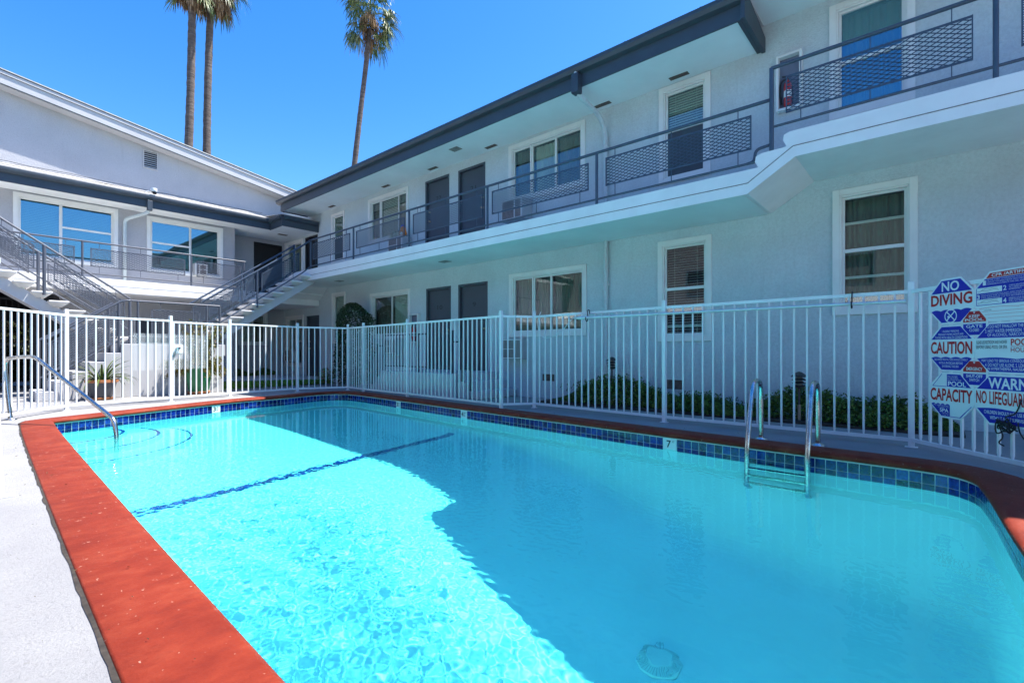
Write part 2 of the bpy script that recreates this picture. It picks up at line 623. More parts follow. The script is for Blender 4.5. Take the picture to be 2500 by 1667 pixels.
# main drain on the deep floor
dc = (3.66, 1.66, floor_z(1.66) + 0.005)
mb = MB()
mb.lathe(dc, [(0.17, 0.0), (0.165, 0.02), (0.10, 0.045), (0.095, 0.05), (0.0, 0.052)], 40)
M['drain'] = paint('pale_drain_plastic', (0.78, 0.85, 0.85), 0.5, 0.05)
dr = mb.build('drain_cover', M['drain'], pool, smooth=True, autosm=True)
mb = MB()
for k in range(44):
    q = 2 * math.pi * k / 44
    c_, s_ = math.cos(q), math.sin(q)
    mb.bar((dc[0] + c_ * 0.108, dc[1] + s_ * 0.108, dc[2] + 0.046), (dc[0] + c_ * 0.162, dc[1] + s_ * 0.162, dc[2] + 0.026), 0.005, 0.004)
M['slot'] = paint('dark_slots', (0.58, 0.68, 0.70), 0.8)
mb.build('drain_slot', M['slot'], dr)

# the water: a rippled body that fills the shell
def build_water():
    st = 0.0098
    x0, x1, y0, y1 = -0.1, 6.9, -1.1, 11.6
    nx, ny = int((x1 - x0) / st), int((y1 - y0) / st)
    xs = np.linspace(x0, x1, nx); ys = np.linspace(y0, y1, ny)
    X, Y = np.meshgrid(xs, ys)
    Z = np.zeros_like(X)
    for _ in range(46):
        lam = 0.042 * (0.115 / 0.042) ** rng.random()
        th = rng.random() * 2 * np.pi
        k = 2 * np.pi / lam
        amp = 0.0088 * WAVE / k
        wx = 0.15 * np.sin(X * 1.7 + _) * np.cos(Y * 1.3 - _)
        Z += amp * np.sin(k * (X * np.cos(th) + Y * np.sin(th) + wx) + rng.random() * 6.28)
    for _ in range(6):
        lam = 0.8 + 1.2 * rng.random(); th = rng.random() * 6.28; k = 2 * np.pi / lam
        Z += 0.0008 * WAVE / k * np.sin(k * (X * np.cos(th) + Y * np.sin(th)) + rng.random() * 6.28)
    sm = lambda a, b, t: (lambda q: q * q * (3 - 2 * q))(np.clip((t - a) / (b - a), 0, 1))
    Z *= (1 - 0.72 * sm(3.6, 7.2, Y)) * (1 - 0.60 * sm(2.7, 3.9, X)) * (1 - 0.62 * sm(1.7, 0.7, Y))      # livelier near the open side, calm in the lee
    V = np.stack([X, Y, Z + WATER_Z], -1).reshape(-1, 3)
    i = np.arange((ny - 1) * nx).reshape(ny - 1, nx)[:, :-1].reshape(-1)
    F = np.stack([i, i + 1, i + nx + 1, i + nx], -1)
    me = bpy.data.meshes.new('water')
    me.vertices.add(len(V))
    me.vertices.foreach_set('co', V.reshape(-1))
    me.loops.add(F.size)
    me.loops.foreach_set('vertex_index', F.reshape(-1))
    me.polygons.add(len(F))
    me.polygons.foreach_set('loop_start', np.arange(len(F)) * 4)
    me.polygons.foreach_set('loop_total', np.full(len(F), 4))
    me.update(calc_edges=True)
    me.materials.append(M['water'])
    me.shade_smooth()
    o = bpy.data.objects.new('water', me)
    COL.objects.link(o)
    o.cycles.is_caustics_caster = True
    return tag(o, 'clear turquoise pool water with fine ripples', kind='structure')
WAVE = 1.0
water = build_water()

sun_d.cycles.is_caustics_light = True
for o in pool.children_recursive:
    o.cycles.is_caustics_receiver = True

# ------------------------------------------------------------------ building materials
M['stucco'] = paint('grey_stucco', (0.56, 0.635, 0.655), 0.9, 0.07, 1.2, bstr=0.8, bscale=45, bdist=0.014, stain=0.18, grain=0.38)
M['stucco_lit_copy'] = paint('grey_stucco_lit_copy', (0.43, 0.435, 0.46), 0.9, 0.06, 1.2, bstr=0.8, bscale=45, bdist=0.014, stain=0.15, grain=0.30)  # same stucco as the long wing, base darkened to offset its stronger light
M['stucco_white'] = paint('white_stucco', (0.46, 0.46, 0.47), 0.9, 0.05, 1.5, bstr=0.5, bscale=60, bdist=0.008, stain=0.12)
M['soffit'] = paint('soffit_paint', (0.76, 0.79, 0.79), 0.85, 0.05, 1.1, bstr=0.15, bscale=40, stain=0.10)
M['slab_paint'] = paint('white_slab_paint', (0.80, 0.80, 0.80), 0.7, 0.05, 2.0, bstr=0.3, bscale=50, stain=0.15)
M['slate'] = paint('slate_blue_trim', (0.042, 0.058, 0.076), 0.5, 0.12, 2.5, bstr=0.1, bscale=30)
M['door'] = paint('slate_door_paint', (0.056, 0.072, 0.092), 0.45, 0.06, 1.0)
M['dark_door'] = paint('dark_screen_door', (0.010, 0.011, 0.014), 0.6, 0.2, 4.0)
M['rail'] = paint('blue_grey_rail_paint', (0.055, 0.078, 0.115), 0.40, 0.12, 6.0)
M['stair_rail'] = paint('grey_rail_paint', (0.085, 0.095, 0.12), 0.40, 0.10, 6.0)
M['trim'] = paint('white_window_trim', (0.74, 0.75, 0.73), 0.5, 0.05, 3.0, stain=0.08)
def fence_mat():
    m, n, l, p = nt('white_fence_paint')
    v = coords(n, l)
    c = ramp(n, l, noise(n, l, v, 4.0, 4), [(0.3, (0.70, 0.72, 0.73)), (0.7, (0.78, 0.80, 0.80))])
    k = ramp(n, l, noise(n, l, coords(n, l, (1, 1, 0.5)), 11, 4, 0.7), [(0.70, (0, 0, 0)), (0.735, (0.9, 0.9, 0.9))])
    c = mixc(n, l, k, c, (0.40, 0.30, 0.22))
    l.new(c, p.inputs['Base Color'])
    p.inputs['Roughness'].default_value = 0.45
    return m
M['white_metal'] = fence_mat()
M['roof'] = paint('pale_roofing', (0.50, 0.49, 0.46), 0.95, 0.18, 6.0, bstr=0.6, bscale=90)
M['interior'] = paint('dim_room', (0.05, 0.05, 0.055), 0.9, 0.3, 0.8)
M['blind'] = paint('cream_blind', (0.55, 0.56, 0.48), 0.6, 0.04, 2.0)
M['green_blind'] = paint('green_blind', (0.10, 0.15, 0.115), 0.6, 0.06, 2.0)
M['white_blind'] = paint('white_blind', (0.62, 0.64, 0.64), 0.6, 0.04, 2.0)
M['curtain'] = paint('cream_curtain', (0.50, 0.49, 0.42), 0.85, 0.10, 3.0)
M['dark_curtain'] = paint('taupe_curtain', (0.16, 0.14, 0.11), 0.9, 0.2, 3.0)
M['screen'] = paint('insect_screen', (0.055, 0.07, 0.085), 0.7, 0.1, 3.0)
M['vent'] = paint('rusty_vent', (0.12, 0.085, 0.07), 0.8, 0.3, 12)
M['dark'] = paint('dark_gap', (0.012, 0.013, 0.015), 0.8)
M['brass'] = paint('brushed_brass', (0.55, 0.45, 0.28), 0.3, 0.1, 20, metal=1.0)
M['ac'] = paint('ac_cover', (0.42, 0.44, 0.45), 0.6, 0.06, 4.0, stain=0.1)
M['gravel_lit'] = paint('white_roof_coating', (0.42, 0.41, 0.39), 0.9, 0.15, 8.0, bstr=0.5, bscale=60, stain=0.3)

def glass_mat(name='window_glass', f0=0.10, tint=(0.92, 0.97, 1.0)):
    m = bpy.data.materials.new(name)
    m.use_nodes = True
    n, l = m.node_tree.nodes, m.node_tree.links
    n.clear()
    o = n.new('ShaderNodeOutputMaterial')
    mx = n.new('ShaderNodeMixShader')
    t = n.new('ShaderNodeBsdfTransparent'); t.inputs[0].default_value = (0.88, 0.94, 0.90, 1)
    gl = n.new('ShaderNodeBsdfGlossy'); gl.inputs['Roughness'].default_value = 0.015
    gl.inputs['Color'].default_value = (*tint, 1)
    lw = n.new('ShaderNodeLayerWeight')
    pw = n.new('ShaderNodeMath'); pw.operation = 'POWER'; l.new(lw.outputs['Facing'], pw.inputs[0]); pw.inputs[1].default_value = 4.5
    f = n.new('ShaderNodeMath'); f.operation = 'MULTIPLY_ADD'; l.new(pw.outputs[0], f.inputs[0]); f.inputs[1].default_value = 0.90; f.inputs[2].default_value = f0
    tc = n.new('ShaderNodeNewGeometry')
    bp = n.new('ShaderNodeBump'); bp.inputs['Strength'].default_value = 0.035; bp.inputs['Distance'].default_value = 0.02
    ns = n.new('ShaderNodeTexNoise'); ns.inputs['Scale'].default_value = 2.2
    l.new(tc.outputs['Position'], ns.inputs['Vector']); l.new(ns.outputs['Fac'], bp.inputs['Height'])
    l.new(bp.outputs[0], gl.inputs['Normal'])
    l.new(f.outputs[0], mx.inputs[0]); l.new(t.outputs[0], mx.inputs[1]); l.new(gl.outputs[0], mx.inputs[2])
    l.new(mx.outputs[0], o.inputs['Surface'])
    return m
M['glass'] = glass_mat()
M['film_glass'] = glass_mat('reflective_window_glass', 0.22, (0.42, 0.74, 0.92))

XF, YF, YB = 8.2, 17.3, 18.2
RM = lambda u, d, z: Vector((XF - d, u, z))            # right wing: u = Y, d = towards the pool
LM = lambda u, d, z: Vector((u, YF - d, z))            # left wing: u = X
BM = lambda u, d, z: Vector((u, YB - d, z))            # recessed back wall

def wall_grid(mb, Mf, u0, u1, z0, z1, holes, depth=0.14):
    """a wall face with rectangular openings and their reveals"""
    us = sorted({u0, u1} | {h[0] for h in holes if u0 < h[0] < u1} | {h[1] for h in holes if u0 < h[1] < u1})
    zs = sorted({z0, z1} | {h[2] for h in holes if z0 < h[2] < z1} | {h[3] for h in holes if z0 < h[3] < z1})
    for a, b in zip(us, us[1:]):
        for c, d in zip(zs, zs[1:]):
            mu, mz = (a + b) / 2, (c + d) / 2
            if any(h[0] < mu < h[1] and h[2] < mz < h[3] for h in holes):
                continue
            mb.quad(Mf(a, 0, c), Mf(b, 0, c), Mf(b, 0, d), Mf(a, 0, d))
    for a, b, c, d in holes:
        for p, q in (((a, c), (a, d)), ((b, d), (b, c)), ((a, d), (b, d)), ((b, c), (a, c))):
            mb.quad(Mf(p[0], 0, p[1]), Mf(q[0], 0, q[1]), Mf(q[0], -depth, q[1]), Mf(p[0], -depth, p[1]))

def frame_bars(mb, Mf, u0, u1, z0, z1, w, d0, d1, sides='lrtb'):
    """four bars butted end to end"""
    mb.mbox(Mf, u0, u0 + w, d0, d1, z0, z1)
    mb.mbox(Mf, u1 - w, u1, d0, d1, z0, z1)
    mb.mbox(Mf, u0 + w, u1 - w, d0, d1, z1 - w, z1)
    mb.mbox(Mf, u0 + w, u1 - w, d0, d1, z0, z0 + w)

def window(parent, Mf, u0, u1, z0, z1, panels, trim=0.085, label=None, extra=(), glass='glass'):
    """panels: list of (a, b, kind, rail) with a,b fractions; rail = height fraction of the meeting rail or None.
    kind of covering: blind, openblind, curtain, darkcurtain, screen, none"""
    t = MB()
    frame_bars(t, Mf, u0, u1, z0, z1, trim, -0.01, 0.03)
    frame_bars(t, Mf, u0 + trim - 0.012, u1 - trim + 0.012, z0 + trim - 0.012, z1 - trim + 0.012, 0.035, -0.09, 0.012)
    w = t.build('window', M['trim'], parent, bevel=0.004)
    if label: w['label'] = label
    a0, a1, b0, b1 = u0 + trim + 0.023, u1 - trim - 0.023, z0 + trim + 0.023, z1 - trim - 0.023
    sash = MB()
    for i, (fa, fb, kind, rail) in enumerate(panels):
        p0, p1 = a0 + (a1 - a0) * fa, a0 + (a1 - a0) * fb
        dd = -0.045 - 0.022 * (i % 2)
        frame_bars(sash, Mf, p0, p1, b0, b1, 0.032, dd - 0.02, dd + 0.016)
        zr = None
        if rail:
            zr = b0 + (b1 - b0) * rail
            sash.mbox(Mf, p0 + 0.032, p1 - 0.032, dd - 0.014, dd + 0.024, zr - 0.024, zr + 0.024)
        for fr in extra:
            ze = b0 + (b1 - b0) * fr
            sash.mbox(Mf, p0 + 0.032, p1 - 0.032, dd - 0.030, dd - 0.010, ze - 0.018, ze + 0.018)
        q0, q1, c0, c1 = p0 + 0.03, p1 - 0.03, b0 + 0.03, b1 - 0.03
        g = MB()
        g.mbox(Mf, q0, q1, dd - 0.006, dd, c0, c1)
        g.build('pane', M[glass], w)
        kinds = kind.split('+')
        for kd in kinds:
            if kd == 'screen':
                s_ = MB()
                top = (zr - 0.03) if zr else c1
                s_.mbox(Mf, q0, q1, dd + 0.004, dd + 0.009, c0, top)
                s_.build('insect_screen', M['screen'], w)
            if kd in ('blind', 'openblind', 'greenblind'):
                s_ = MB()
                n_ = int((c1 - c0) / 0.042)
                for k in range(n_):
                    z = c1 - (k + 0.5) * (c1 - c0) / n_
                    ti, wd = ((0.019, 0.010) if kd != 'openblind' else (0.008, 0.018))
                    s_.quad(Mf(q0, dd - 0.055 - wd, z + ti), Mf(q1, dd - 0.055 - wd, z + ti), Mf(q1, dd - 0.055 + wd, z - ti), Mf(q0, dd - 0.055 + wd, z - ti))
                for fr in (0.2, 0.8):
                    uu = q0 + (q1 - q0) * fr
                    s_.mbox(Mf, uu - 0.002, uu + 0.002, dd - 0.034, dd - 0.031, c0, c1)
                s_.build('blind', {'blind': M['blind'], 'openblind': M['white_blind'], 'greenblind': M['green_blind']}[kd], w)
            if kd in ('curtain', 'darkcurtain', 'greencurtain', 'vertical'):
                s_ = MB()
                n_ = 60
                bt, tp = [], []
                for k in range(n_ + 1):
                    uu = q0 + (q1 - q0) * k / n_
                    if kd == 'vertical':
                        dw = 0.02 * ((k % 3) - 1)
                    else:
                        dw = 0.022 * math.sin(k * 0.9 + math.sin(k * 0.37) * 1.5)
                    bt.append(Mf(uu, dd - 0.10 + dw, c0)); tp.append(Mf(uu + 0.01 * math.sin(k), dd - 0.10 + dw * 0.7, c1))
                strip(s_, [bt, tp], closed=False)
                s_.build('curtain', M['dark_curtain'] if kd == 'darkcurtain' else M['green_blind'] if kd == 'greencurtain' else (M['blind'] if kd == 'vertical' else M['curtain']), w, smooth=(kd != 'vertical'))
    sash.build('sash', M['trim'], w, bevel=0.003)
    return w

def door(parent, Mf, u0, u1, z0, z1, number=None, mat=None, knob=True, flip=True):
    mat = mat or M['door']
    t = MB()
    w = 0.055
    t.mbox(Mf, u0, u0 + w, -0.13, 0.008, z0, z1)
    t.mbox(Mf, u1 - w, u1, -0.13, 0.008, z0, z1)
    t.mbox(Mf, u0 + w, u1 - w, -0.13, 0.008, z1 - w, z1)
    t.mbox(Mf, u0 + w, u1 - w, -0.085, -0.055, z0, z1 - w)
    d = t.build('door', mat, parent, bevel=0.004)
    if number:
        l_ = MB()
        uc = (u0 + u1) / 2
        P = lambda u, z: Mf(uc + (0.5 - u) * 0.15 * len(number) ** 0.8, -0.0535, z)
        zz = z1 - 0.50
        letter(l_, number, P, 0.14, 0.86, zz - 0.055, zz + 0.055, 0.0)
        l_.build('door_number', M['black_ink'], d)
    if knob:
        uk = u0 + 0.13 if flip else u1 - 0.13
        for zz, r_ in ((z0 + 0.98, 0.03), (z0 + 1.22, 0.022)):
            k_ = MB()
            c = Mf(uk, -0.055, zz)
            out = (Mf(uk, 1, zz) - Mf(uk, 0, zz))
            k_.tube([c, c + out * 0.018, c + out * 0.02, c + out * 0.045, c + out * 0.06], [r_, r_, r_ * 0.5, r_ * 0.95, r_ * 0.5], 12)
            k_.build('door_knob' if r_ > 0.025 else 'deadbolt', M['brass'], d, smooth=True)
    return d

# ------------------------------------------------------------------ right wing
rb = thing('apartment_building', 'long two storey grey apartment wing with balcony along the pool', 'building', (9.5, 7.0, 0))
low = [ # lower storey openings
    ('A', 10.729, 12.62, 1.34, 2.655), ('n', 13.97, 14.78, 1.235, 2.84), ('d', 9.119, 10.068, 0.52, 2.59), ('d', 7.868, 8.853, 0.52, 2.585),
    ('B', 5.20, 7.20, 1.283, 2.664), ('C', 2.821, 3.741, 1.137, 2.869), ('D', 0.231, 1.157, 1.465, 3.207), ('w', 16.70, 18.05, 0.44, 2.246), ('d', 15.62, 16.477, 0.10, 2.19)]
upp = [('A', 10.80, 12.71, 4.10, 5.41), ('n', 14.02, 14.81, 3.79, 5.36), ('d', 9.179, 10.104, 3.34, 5.36), ('d', 7.942, 8.853, 3.34, 5.345),
    ('B', 5.231, 7.212, 4.215, 5.475), ('C', 2.836, 3.721, 3.847, 5.518), ('D', 0.256, 1.196, 4.20, 5.80), ('w', 16.743, 18.12, 2.95, 4.905), ('d', 15.72, 16.58, 2.80, 4.89)]
tr = 0.07
holes = []
for k, a, b, c, d in low + upp:
    e = 0.0 if k == 'd' else tr
    holes.append((a + e, b - e, c + e, d - e))
fe_l, fe_u = (10.30, 10.69, 1.20, 1.965), (1.52, 1.858, 4.507, 5.326)
mb = MB()
wall_grid(mb, RM, -7.0, YB, 0.0, 6.0, holes)
mb.box(XF + 0.2, 13.4, -7.0, -6.9, 0, 6.2)
mb.box(13.3, 13.4, -6.9, YB + 0.3, 0, 6.2)
mb.box(XF + 0.16, 13.29, YB + 0.1, YB + 0.3, 0, 6.0)
mb.build('wall', M['stucco'], rb)
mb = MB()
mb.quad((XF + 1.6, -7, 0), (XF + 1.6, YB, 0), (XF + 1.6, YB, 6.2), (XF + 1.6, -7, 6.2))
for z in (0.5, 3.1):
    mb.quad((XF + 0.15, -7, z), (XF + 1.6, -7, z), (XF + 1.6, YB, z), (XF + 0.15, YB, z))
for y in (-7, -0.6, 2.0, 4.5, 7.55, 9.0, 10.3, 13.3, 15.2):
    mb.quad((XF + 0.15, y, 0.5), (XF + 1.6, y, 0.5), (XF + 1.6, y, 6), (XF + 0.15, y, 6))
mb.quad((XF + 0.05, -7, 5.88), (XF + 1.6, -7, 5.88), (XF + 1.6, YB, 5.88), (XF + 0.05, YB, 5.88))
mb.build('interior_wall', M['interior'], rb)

window(rb, RM, *low[0][1:], [(0, 0.47, 'vertical', None), (0.47, 1, 'darkcurtain', None)])
window(rb, RM, *low[1][1:], [(0, 1, 'blind', None)], trim=0.07)
window(rb, RM, *low[4][1:], [(0, 0.44, 'greencurtain', None), (0.44, 0.70, 'greencurtain', None), (0.70, 1, 'greencurtain', None)])
window(rb, RM, *low[5][1:], [(0, 1, 'openblind', 0.52)], extra=(0.10,))
window(rb, RM, *low[6][1:], [(0, 1, 'greencurtain', 0.51)], extra=(0.27, 0.76))
window(rb, RM, *low[7][1:], [(0, 0.5, 'openblind', 0.5), (0.5, 1, 'openblind', None)])
window(rb, RM, *upp[0][1:], [(0, 0.24, 'darkcurtain', None), (0.24, 0.74, 'blind', None), (0.74, 1, 'darkcurtain', None)])
window(rb, RM, *upp[1][1:], [(0, 1, 'blind+screen', 0.52)], trim=0.07)
window(rb, RM, *upp[4][1:], [(0, 0.36, 'darkcurtain', None), (0.36, 0.72, 'curtain', None), (0.72, 1, 'darkcurtain', None)])
window(rb, RM, *upp[5][1:], [(0, 1, 'blind+screen', 0.55)])
window(rb, RM, *upp[6][1:], [(0, 1, 'greencurtain', 0.48)], glass='film_glass')
window(rb, RM, *upp[7][1:], [(0, 0.5, 'blind', None), (0.5, 1, 'blind', None)])
door(rb, RM, *low[2][1:], '10')
door(rb, RM, *low[3][1:], '9')
door(rb, RM, *low[8][1:], None, flip=False)
door(rb, RM, *upp[2][1:], '22', flip=False)
door(rb, RM, *upp[3][1:], '21')
door(rb, RM, *upp[8][1:], None, M['dark_door'], knob=False)

# balcony slab: profile along Y, extruded from the wall to the edge
XS = 6.95
def slab_side(x):
    return [Vector((x, y, z)) for y, z in (
        (15.35, 2.80), (15.35, 3.06), (15.07, 3.06), (15.07, 3.34), (1.80, 3.34), (1.79, 3.36), (1.83, 3.43), (1.82, 3.49), (1.76, 3.515),
        (1.48, 3.52), (1.46, 3.54), (1.50, 3.62), (1.49, 3.68), (1.43, 3.70), (-6.8, 3.70), (-6.8, 3.40), (1.38, 3.395), (1.94, 3.045), (15.07, 3.04), (15.6, 2.66), (15.6, 2.80))]
def slab_mb():
    mb = MB()
    a, b = slab_side(XS), slab_side(XF - 0.002)
    n = len(a)
    o = len(mb.v)
    mb.v += [tuple(p) for p in a + b]
    mb.f.append(tuple(range(n)))
    for i in range(n):
        j = (i + 1) % n
        mb.f.append((i, j, n + j, n + i))
    return mb
slab_mb().build('balcony_slab', M['slab_paint'], rb, bevel=0.012)
mb = MB()      # drip groove: the lower part of the edge stands slightly proud
for a, b in (((13.75, 3.175), (1.93, 3.175)), ((1.93, 3.175), (1.40, 3.52)), ((1.40, 3.52), (-6.8, 3.52))):
    mb.bar((XS - 0.001, a[0], a[1]), (XS - 0.001, b[0], b[1]), 0.006, 0.010)
mb.build('slab_groove', paint('groove_dirt', (0.20, 0.20, 0.20), 0.9, 0.4, 20), rb)
mb = MB()
mb.box(XS + 0.012, XF - 0.012, 1.98, 15.03, 3.034, 3.0375)
for y, c in ((0, 0),):
    pass
mb.build('balcony_soffit', M['soffit'], rb)

# roof: eave box with soffit, fascia, gutter; the part near the camera is stepped up
XE = 7.2
mb = MB()
mb.box(XE + 0.03, XF - 0.002, 2.14, 16.2, 5.545, 5.60)
mb.box(XE - 0.22, XF - 0.002, -7.0, 2.08, 5.915, 5.97)
mb.build('soffit', M['soffit'], rb)
mb = MB()
mb.box(XE, XE + 0.03, 2.08, 16.24, 5.52, 5.86)
mb.box(XE + 0.03, XF - 0.002, 2.085, 2.14, 5.52, 5.912)
mb.box(XE + 0.03, XE + 0.9, 16.2, 16.24, 5.52, 5.86)
mb.box(XE - 0.25, XE - 0.22, -7.0, 2.08, 5.89, 6.26)
mb.prism([(XE - 0.06, 2.02, 5.50), (XF - 0.004, 2.02, 5.50), (XF - 0.004, 2.02, 5.72), (XE - 0.06, 2.02, 5.93)], (0, 0.055, 0))
mb.build('fascia', M['slate'], rb, bevel=0.004)
mb = MB()
gp = [(-0.005, 0.0), (-0.085, 0.02), (-0.115, 0.075), (-0.115, 0.135), (-0.102, 0.135), (-0.102, 0.085), (-0.005, 0.02)]
mb.prism([(XE + a, 2.02, 5.735 + b) for a, b in gp], (0, 14.32, 0))
mb.prism([(XE - 0.25 + a, -7.0, 6.13 + b) for a, b in gp], (0, 9.05, 0))
for y in [2.6 + 1.2 * k for k in range(12)]:
    mb.bar((XE - 0.11, y, 5.876), (XE, y, 5.876), 0.02, 0.006)
mb.build('gutter', M['slate'], rb, autosm=True)
mb = MB()
mb.hexa([(XE - 0.04, 2.05, 5.872), (13.5, 2.05, 6.9), (13.5, 16.3, 6.9), (XE - 0.04, 16.3, 5.872), (XE - 0.04, 2.05, 5.905), (13.5, 2.05, 6.94), (13.5, 16.3, 6.94), (XE - 0.04, 16.3, 5.905)])
mb.hexa([(XE - 0.29, -7.1, 6.272), (13.5, -7.1, 7.3), (13.5, 2.04, 7.3), (XE - 0.29, 2.04, 6.272), (XE - 0.29, -7.1, 6.31), (13.5, -7.1, 7.34), (13.5, 2.04, 7.34), (XE - 0.29, 2.04, 6.31)])
mb.quad((XE + 0.1, 2.045, 5.9), (13.5, 2.045, 5.9), (13.5, 2.045, 7.2), (XE + 0.1, 2.045, 6.27))
mb.build('roof', M['roof'], rb)
# small strip vents and light plates in the soffits
for y in (1.0, 3.3, 4.75, 7.6, 9.6, 11.6, 14.5):
    mb = MB(); mb.box(XF - 0.22, XF - 0.12, y - 0.16, y + 0.16, 5.538 if y > 2.2 else 5.908, 5.5435 if y > 2.2 else 5.9135)
    mb.build('soffit_vent', M['vent'], rb)
for x, y, z in ((7.6, 8.3, 5.535), (7.55, 8.6, 3.024), (7.6, 13.3, 3.024), (7.55, 16.4, 2.64)):
    mb = MB(); mb.box(x - 0.09, x + 0.09, y - 0.13, y + 0.13, z, z + 0.0085)
    mb.build('ceiling_plate', paint('grimy_light_plate', (0.22, 0.22, 0.20), 0.5, 0.4, 8), rb)
# downspout
mb = MB()
mb.tube(arc([(XE - 0.05, 4.75, 5.80), (XE - 0.02, 4.75, 5.42), (XF - 0.30, 4.75, 5.30), (XF - 0.07, 4.75, 5.10), (XF - 0.07, 4.75, 3.35)], 0.12), 0.045, 10)
mb.tube([(XF - 0.06, 4.75, 3.03), (XF - 0.06, 4.75, 0.3)], 0.042, 10)
for z in (4.75, 3.6, 2.2):
    mb.box(XF - 0.115, XF - 0.001, 4.69, 4.81, z, z + 0.035)
mb.build('downspout', M['stucco'], rb, smooth=True, autosm=True)
mb = MB(); mb.box(XE - 0.11, XE + 0.03, 4.68, 4.82, 5.40, 5.73); mb.build('downspout_outlet', M['slate'], rb, bevel=0.01)
# foundation vents
for a, b, c, d in ((5.95, 6.30, 0.34, 0.52), (3.28, 3.60, 0.30, 0.50)):
    mb = MB(); frame_bars(mb, RM, a, b, c, d, 0.02, 0.0, 0.012)
    v_ = mb.build('foundation_vent', M['stucco'], rb)
    mb = MB(); mb.mbox(RM, a + 0.02, b - 0.02, 0.001, 0.006, c + 0.02, d - 0.02); mb.build('vent_mesh', M['vent'], v_)
mb = MB(); mb.mbox(RM, 10.30, 10.42, 0.0, 0.03, 4.62, 4.80); mb.build('doorbell_plate', M['trim'], rb, bevel=0.006)

# ------------------------------------------------------------------ left wing
lb = thing('apartment_building', 'grey apartment wing behind the stairs with gable wall and wide blue windows', 'building', (2.0, 19.0, 0))
L1, L2 = (1.127, 3.189, 3.285, 4.92), (3.846, 5.848, 3.276, 4.888)
PX = 6.2
mb = MB()
lw = [(2.6, 3.3, 1.0, 2.0)]
wall_grid(mb, LM, -8.0, PX, 2.78, 5.2, [(L1[0] + tr, L1[1] - tr, L1[2] + tr, L1[3] - tr), (L2[0] + tr, L2[1] - tr, L2[2] + tr, L2[3] - tr)])
wall_grid(mb, LM, 1.98, PX, 0.0, 2.78, [])
wall_grid(mb, LM, -8.0, 0.55, 0.0, 2.78, [])
mb.quad((PX, YF, 0), (PX, YB, 0), (PX, YB, 5.2), (PX, YF, 5.2))
mb.quad((1.98, YF, 0), (1.98, 20.6, 0), (1.98, 20.6, 2.6), (1.98, YF, 2.6))
mb.quad((0.55, YF, 0), (0.55, 20.6, 0), (0.55, 20.6, 2.6), (0.55, YF, 2.6))
BW = (6.625, 7.607, 1.20, 2.355)
wall_grid(mb, BM, PX, XF, 0.0, 5.2, [(BW[0] + tr, BW[1] - tr, BW[2] + tr, BW[3] - tr), (7.14, 8.12, 2.80, 4.83)])
mb.build('wall', M['stucco_lit_copy'], lb)
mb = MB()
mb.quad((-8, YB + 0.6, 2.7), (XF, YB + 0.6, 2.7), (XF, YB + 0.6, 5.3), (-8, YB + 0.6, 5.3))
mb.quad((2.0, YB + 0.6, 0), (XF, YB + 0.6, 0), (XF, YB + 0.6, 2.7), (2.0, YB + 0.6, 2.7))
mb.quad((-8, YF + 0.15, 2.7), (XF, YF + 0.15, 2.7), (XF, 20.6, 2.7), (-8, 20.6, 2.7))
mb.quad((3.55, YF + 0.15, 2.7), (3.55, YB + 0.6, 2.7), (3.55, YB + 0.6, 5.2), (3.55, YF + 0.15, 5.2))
mb.box(0.55, 1.98, 20.4, 20.6, 1.85, 2.78)  # added dark lintel covering the bright far end of the passage
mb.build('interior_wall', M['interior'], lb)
window(lb, LM, *L1, [(0, 0.42, 'greenblind', None), (0.42, 1, 'greenblind', 0.58)], glass='film_glass')
window(lb, LM, *L2, [(0, 0.56, 'greenblind', 0.55), (0.56, 1, 'greenblind', None)], glass='film_glass')
window(lb, BM, *BW, [(0, 0.5, 'blind', None), (0.5, 1, 'darkcurtain', None)], trim=0.07)
door(lb, BM, 7.14, 8.12, 2.80, 4.83, None, M['dark_door'], knob=False)
# walkway slab (the corner landing joins the right wing)
mb = MB()
mb.prism([(-8.0, 15.84, 2.80), (-8.0, 15.84, 2.63), (-8.0, 15.87, 2.61), (-8.0, 15.83, 2.59), (-8.0, 15.83, 2.46), (-8.0, 16.0, 2.44), (-8.0, YF - 0.002, 2.44), (-8.0, YF - 0.002, 2.80)], (6.9 + 8.0, 0, 0))
mb.box(PX + 0.002, XF - 0.002, YF, YB - 0.002, 2.50, 2.80)
mb.box(6.9, XF - 0.004, 15.62, YF - 0.003, 2.48, 2.797)
mb.build('walkway_slab', M['slab_paint'], lb, bevel=0.008)
# low roof with dark fascia, jogging forward at the corner
mb = MB()
mb.box(-8.0, 6.98, 16.52, YF - 0.002, 4.963, 5.02)
mb.box(PX + 0.01, XF - 0.003, YF, YB - 0.003, 4.963, 5.02)
mb.box(7.02, XF - 0.003, 15.69, 16.55, 4.963, 5.02)
mb.box(6.981, XF - 0.003, 16.56, YF - 0.001, 4.963, 5.02)
mb.build('soffit', M['soffit'], lb)
mb = MB()
mb.box(-8.0, 6.98, 16.48, 16.515, 4.93, 5.24)
mb.box(6.982, 7.015, 15.64, 16.55, 4.93, 5.24)
mb.box(7.017, XF - 0.003, 15.64, 15.685, 4.93, 5.24)
mb.build('fascia', M['slate'], lb, bevel=0.004)
mb = MB()
mb.prism([(-8.0, 16.478 + a, 5.13 + b) for a, b in ((0, 0), (-0.08, 0.02), (-0.11, 0.07), (-0.11, 0.12), (-0.10, 0.12), (-0.095, 0.08), (0, 0.02))], (14.9, 0, 0))
mb.prism([(7.0, 15.638 + a, 5.13 + b) for a, b in ((0, 0), (-0.08, 0.02), (-0.11, 0.07), (-0.11, 0.12), (-0.10, 0.12), (-0.095, 0.08), (0, 0.02))], (1.15, 0, 0))
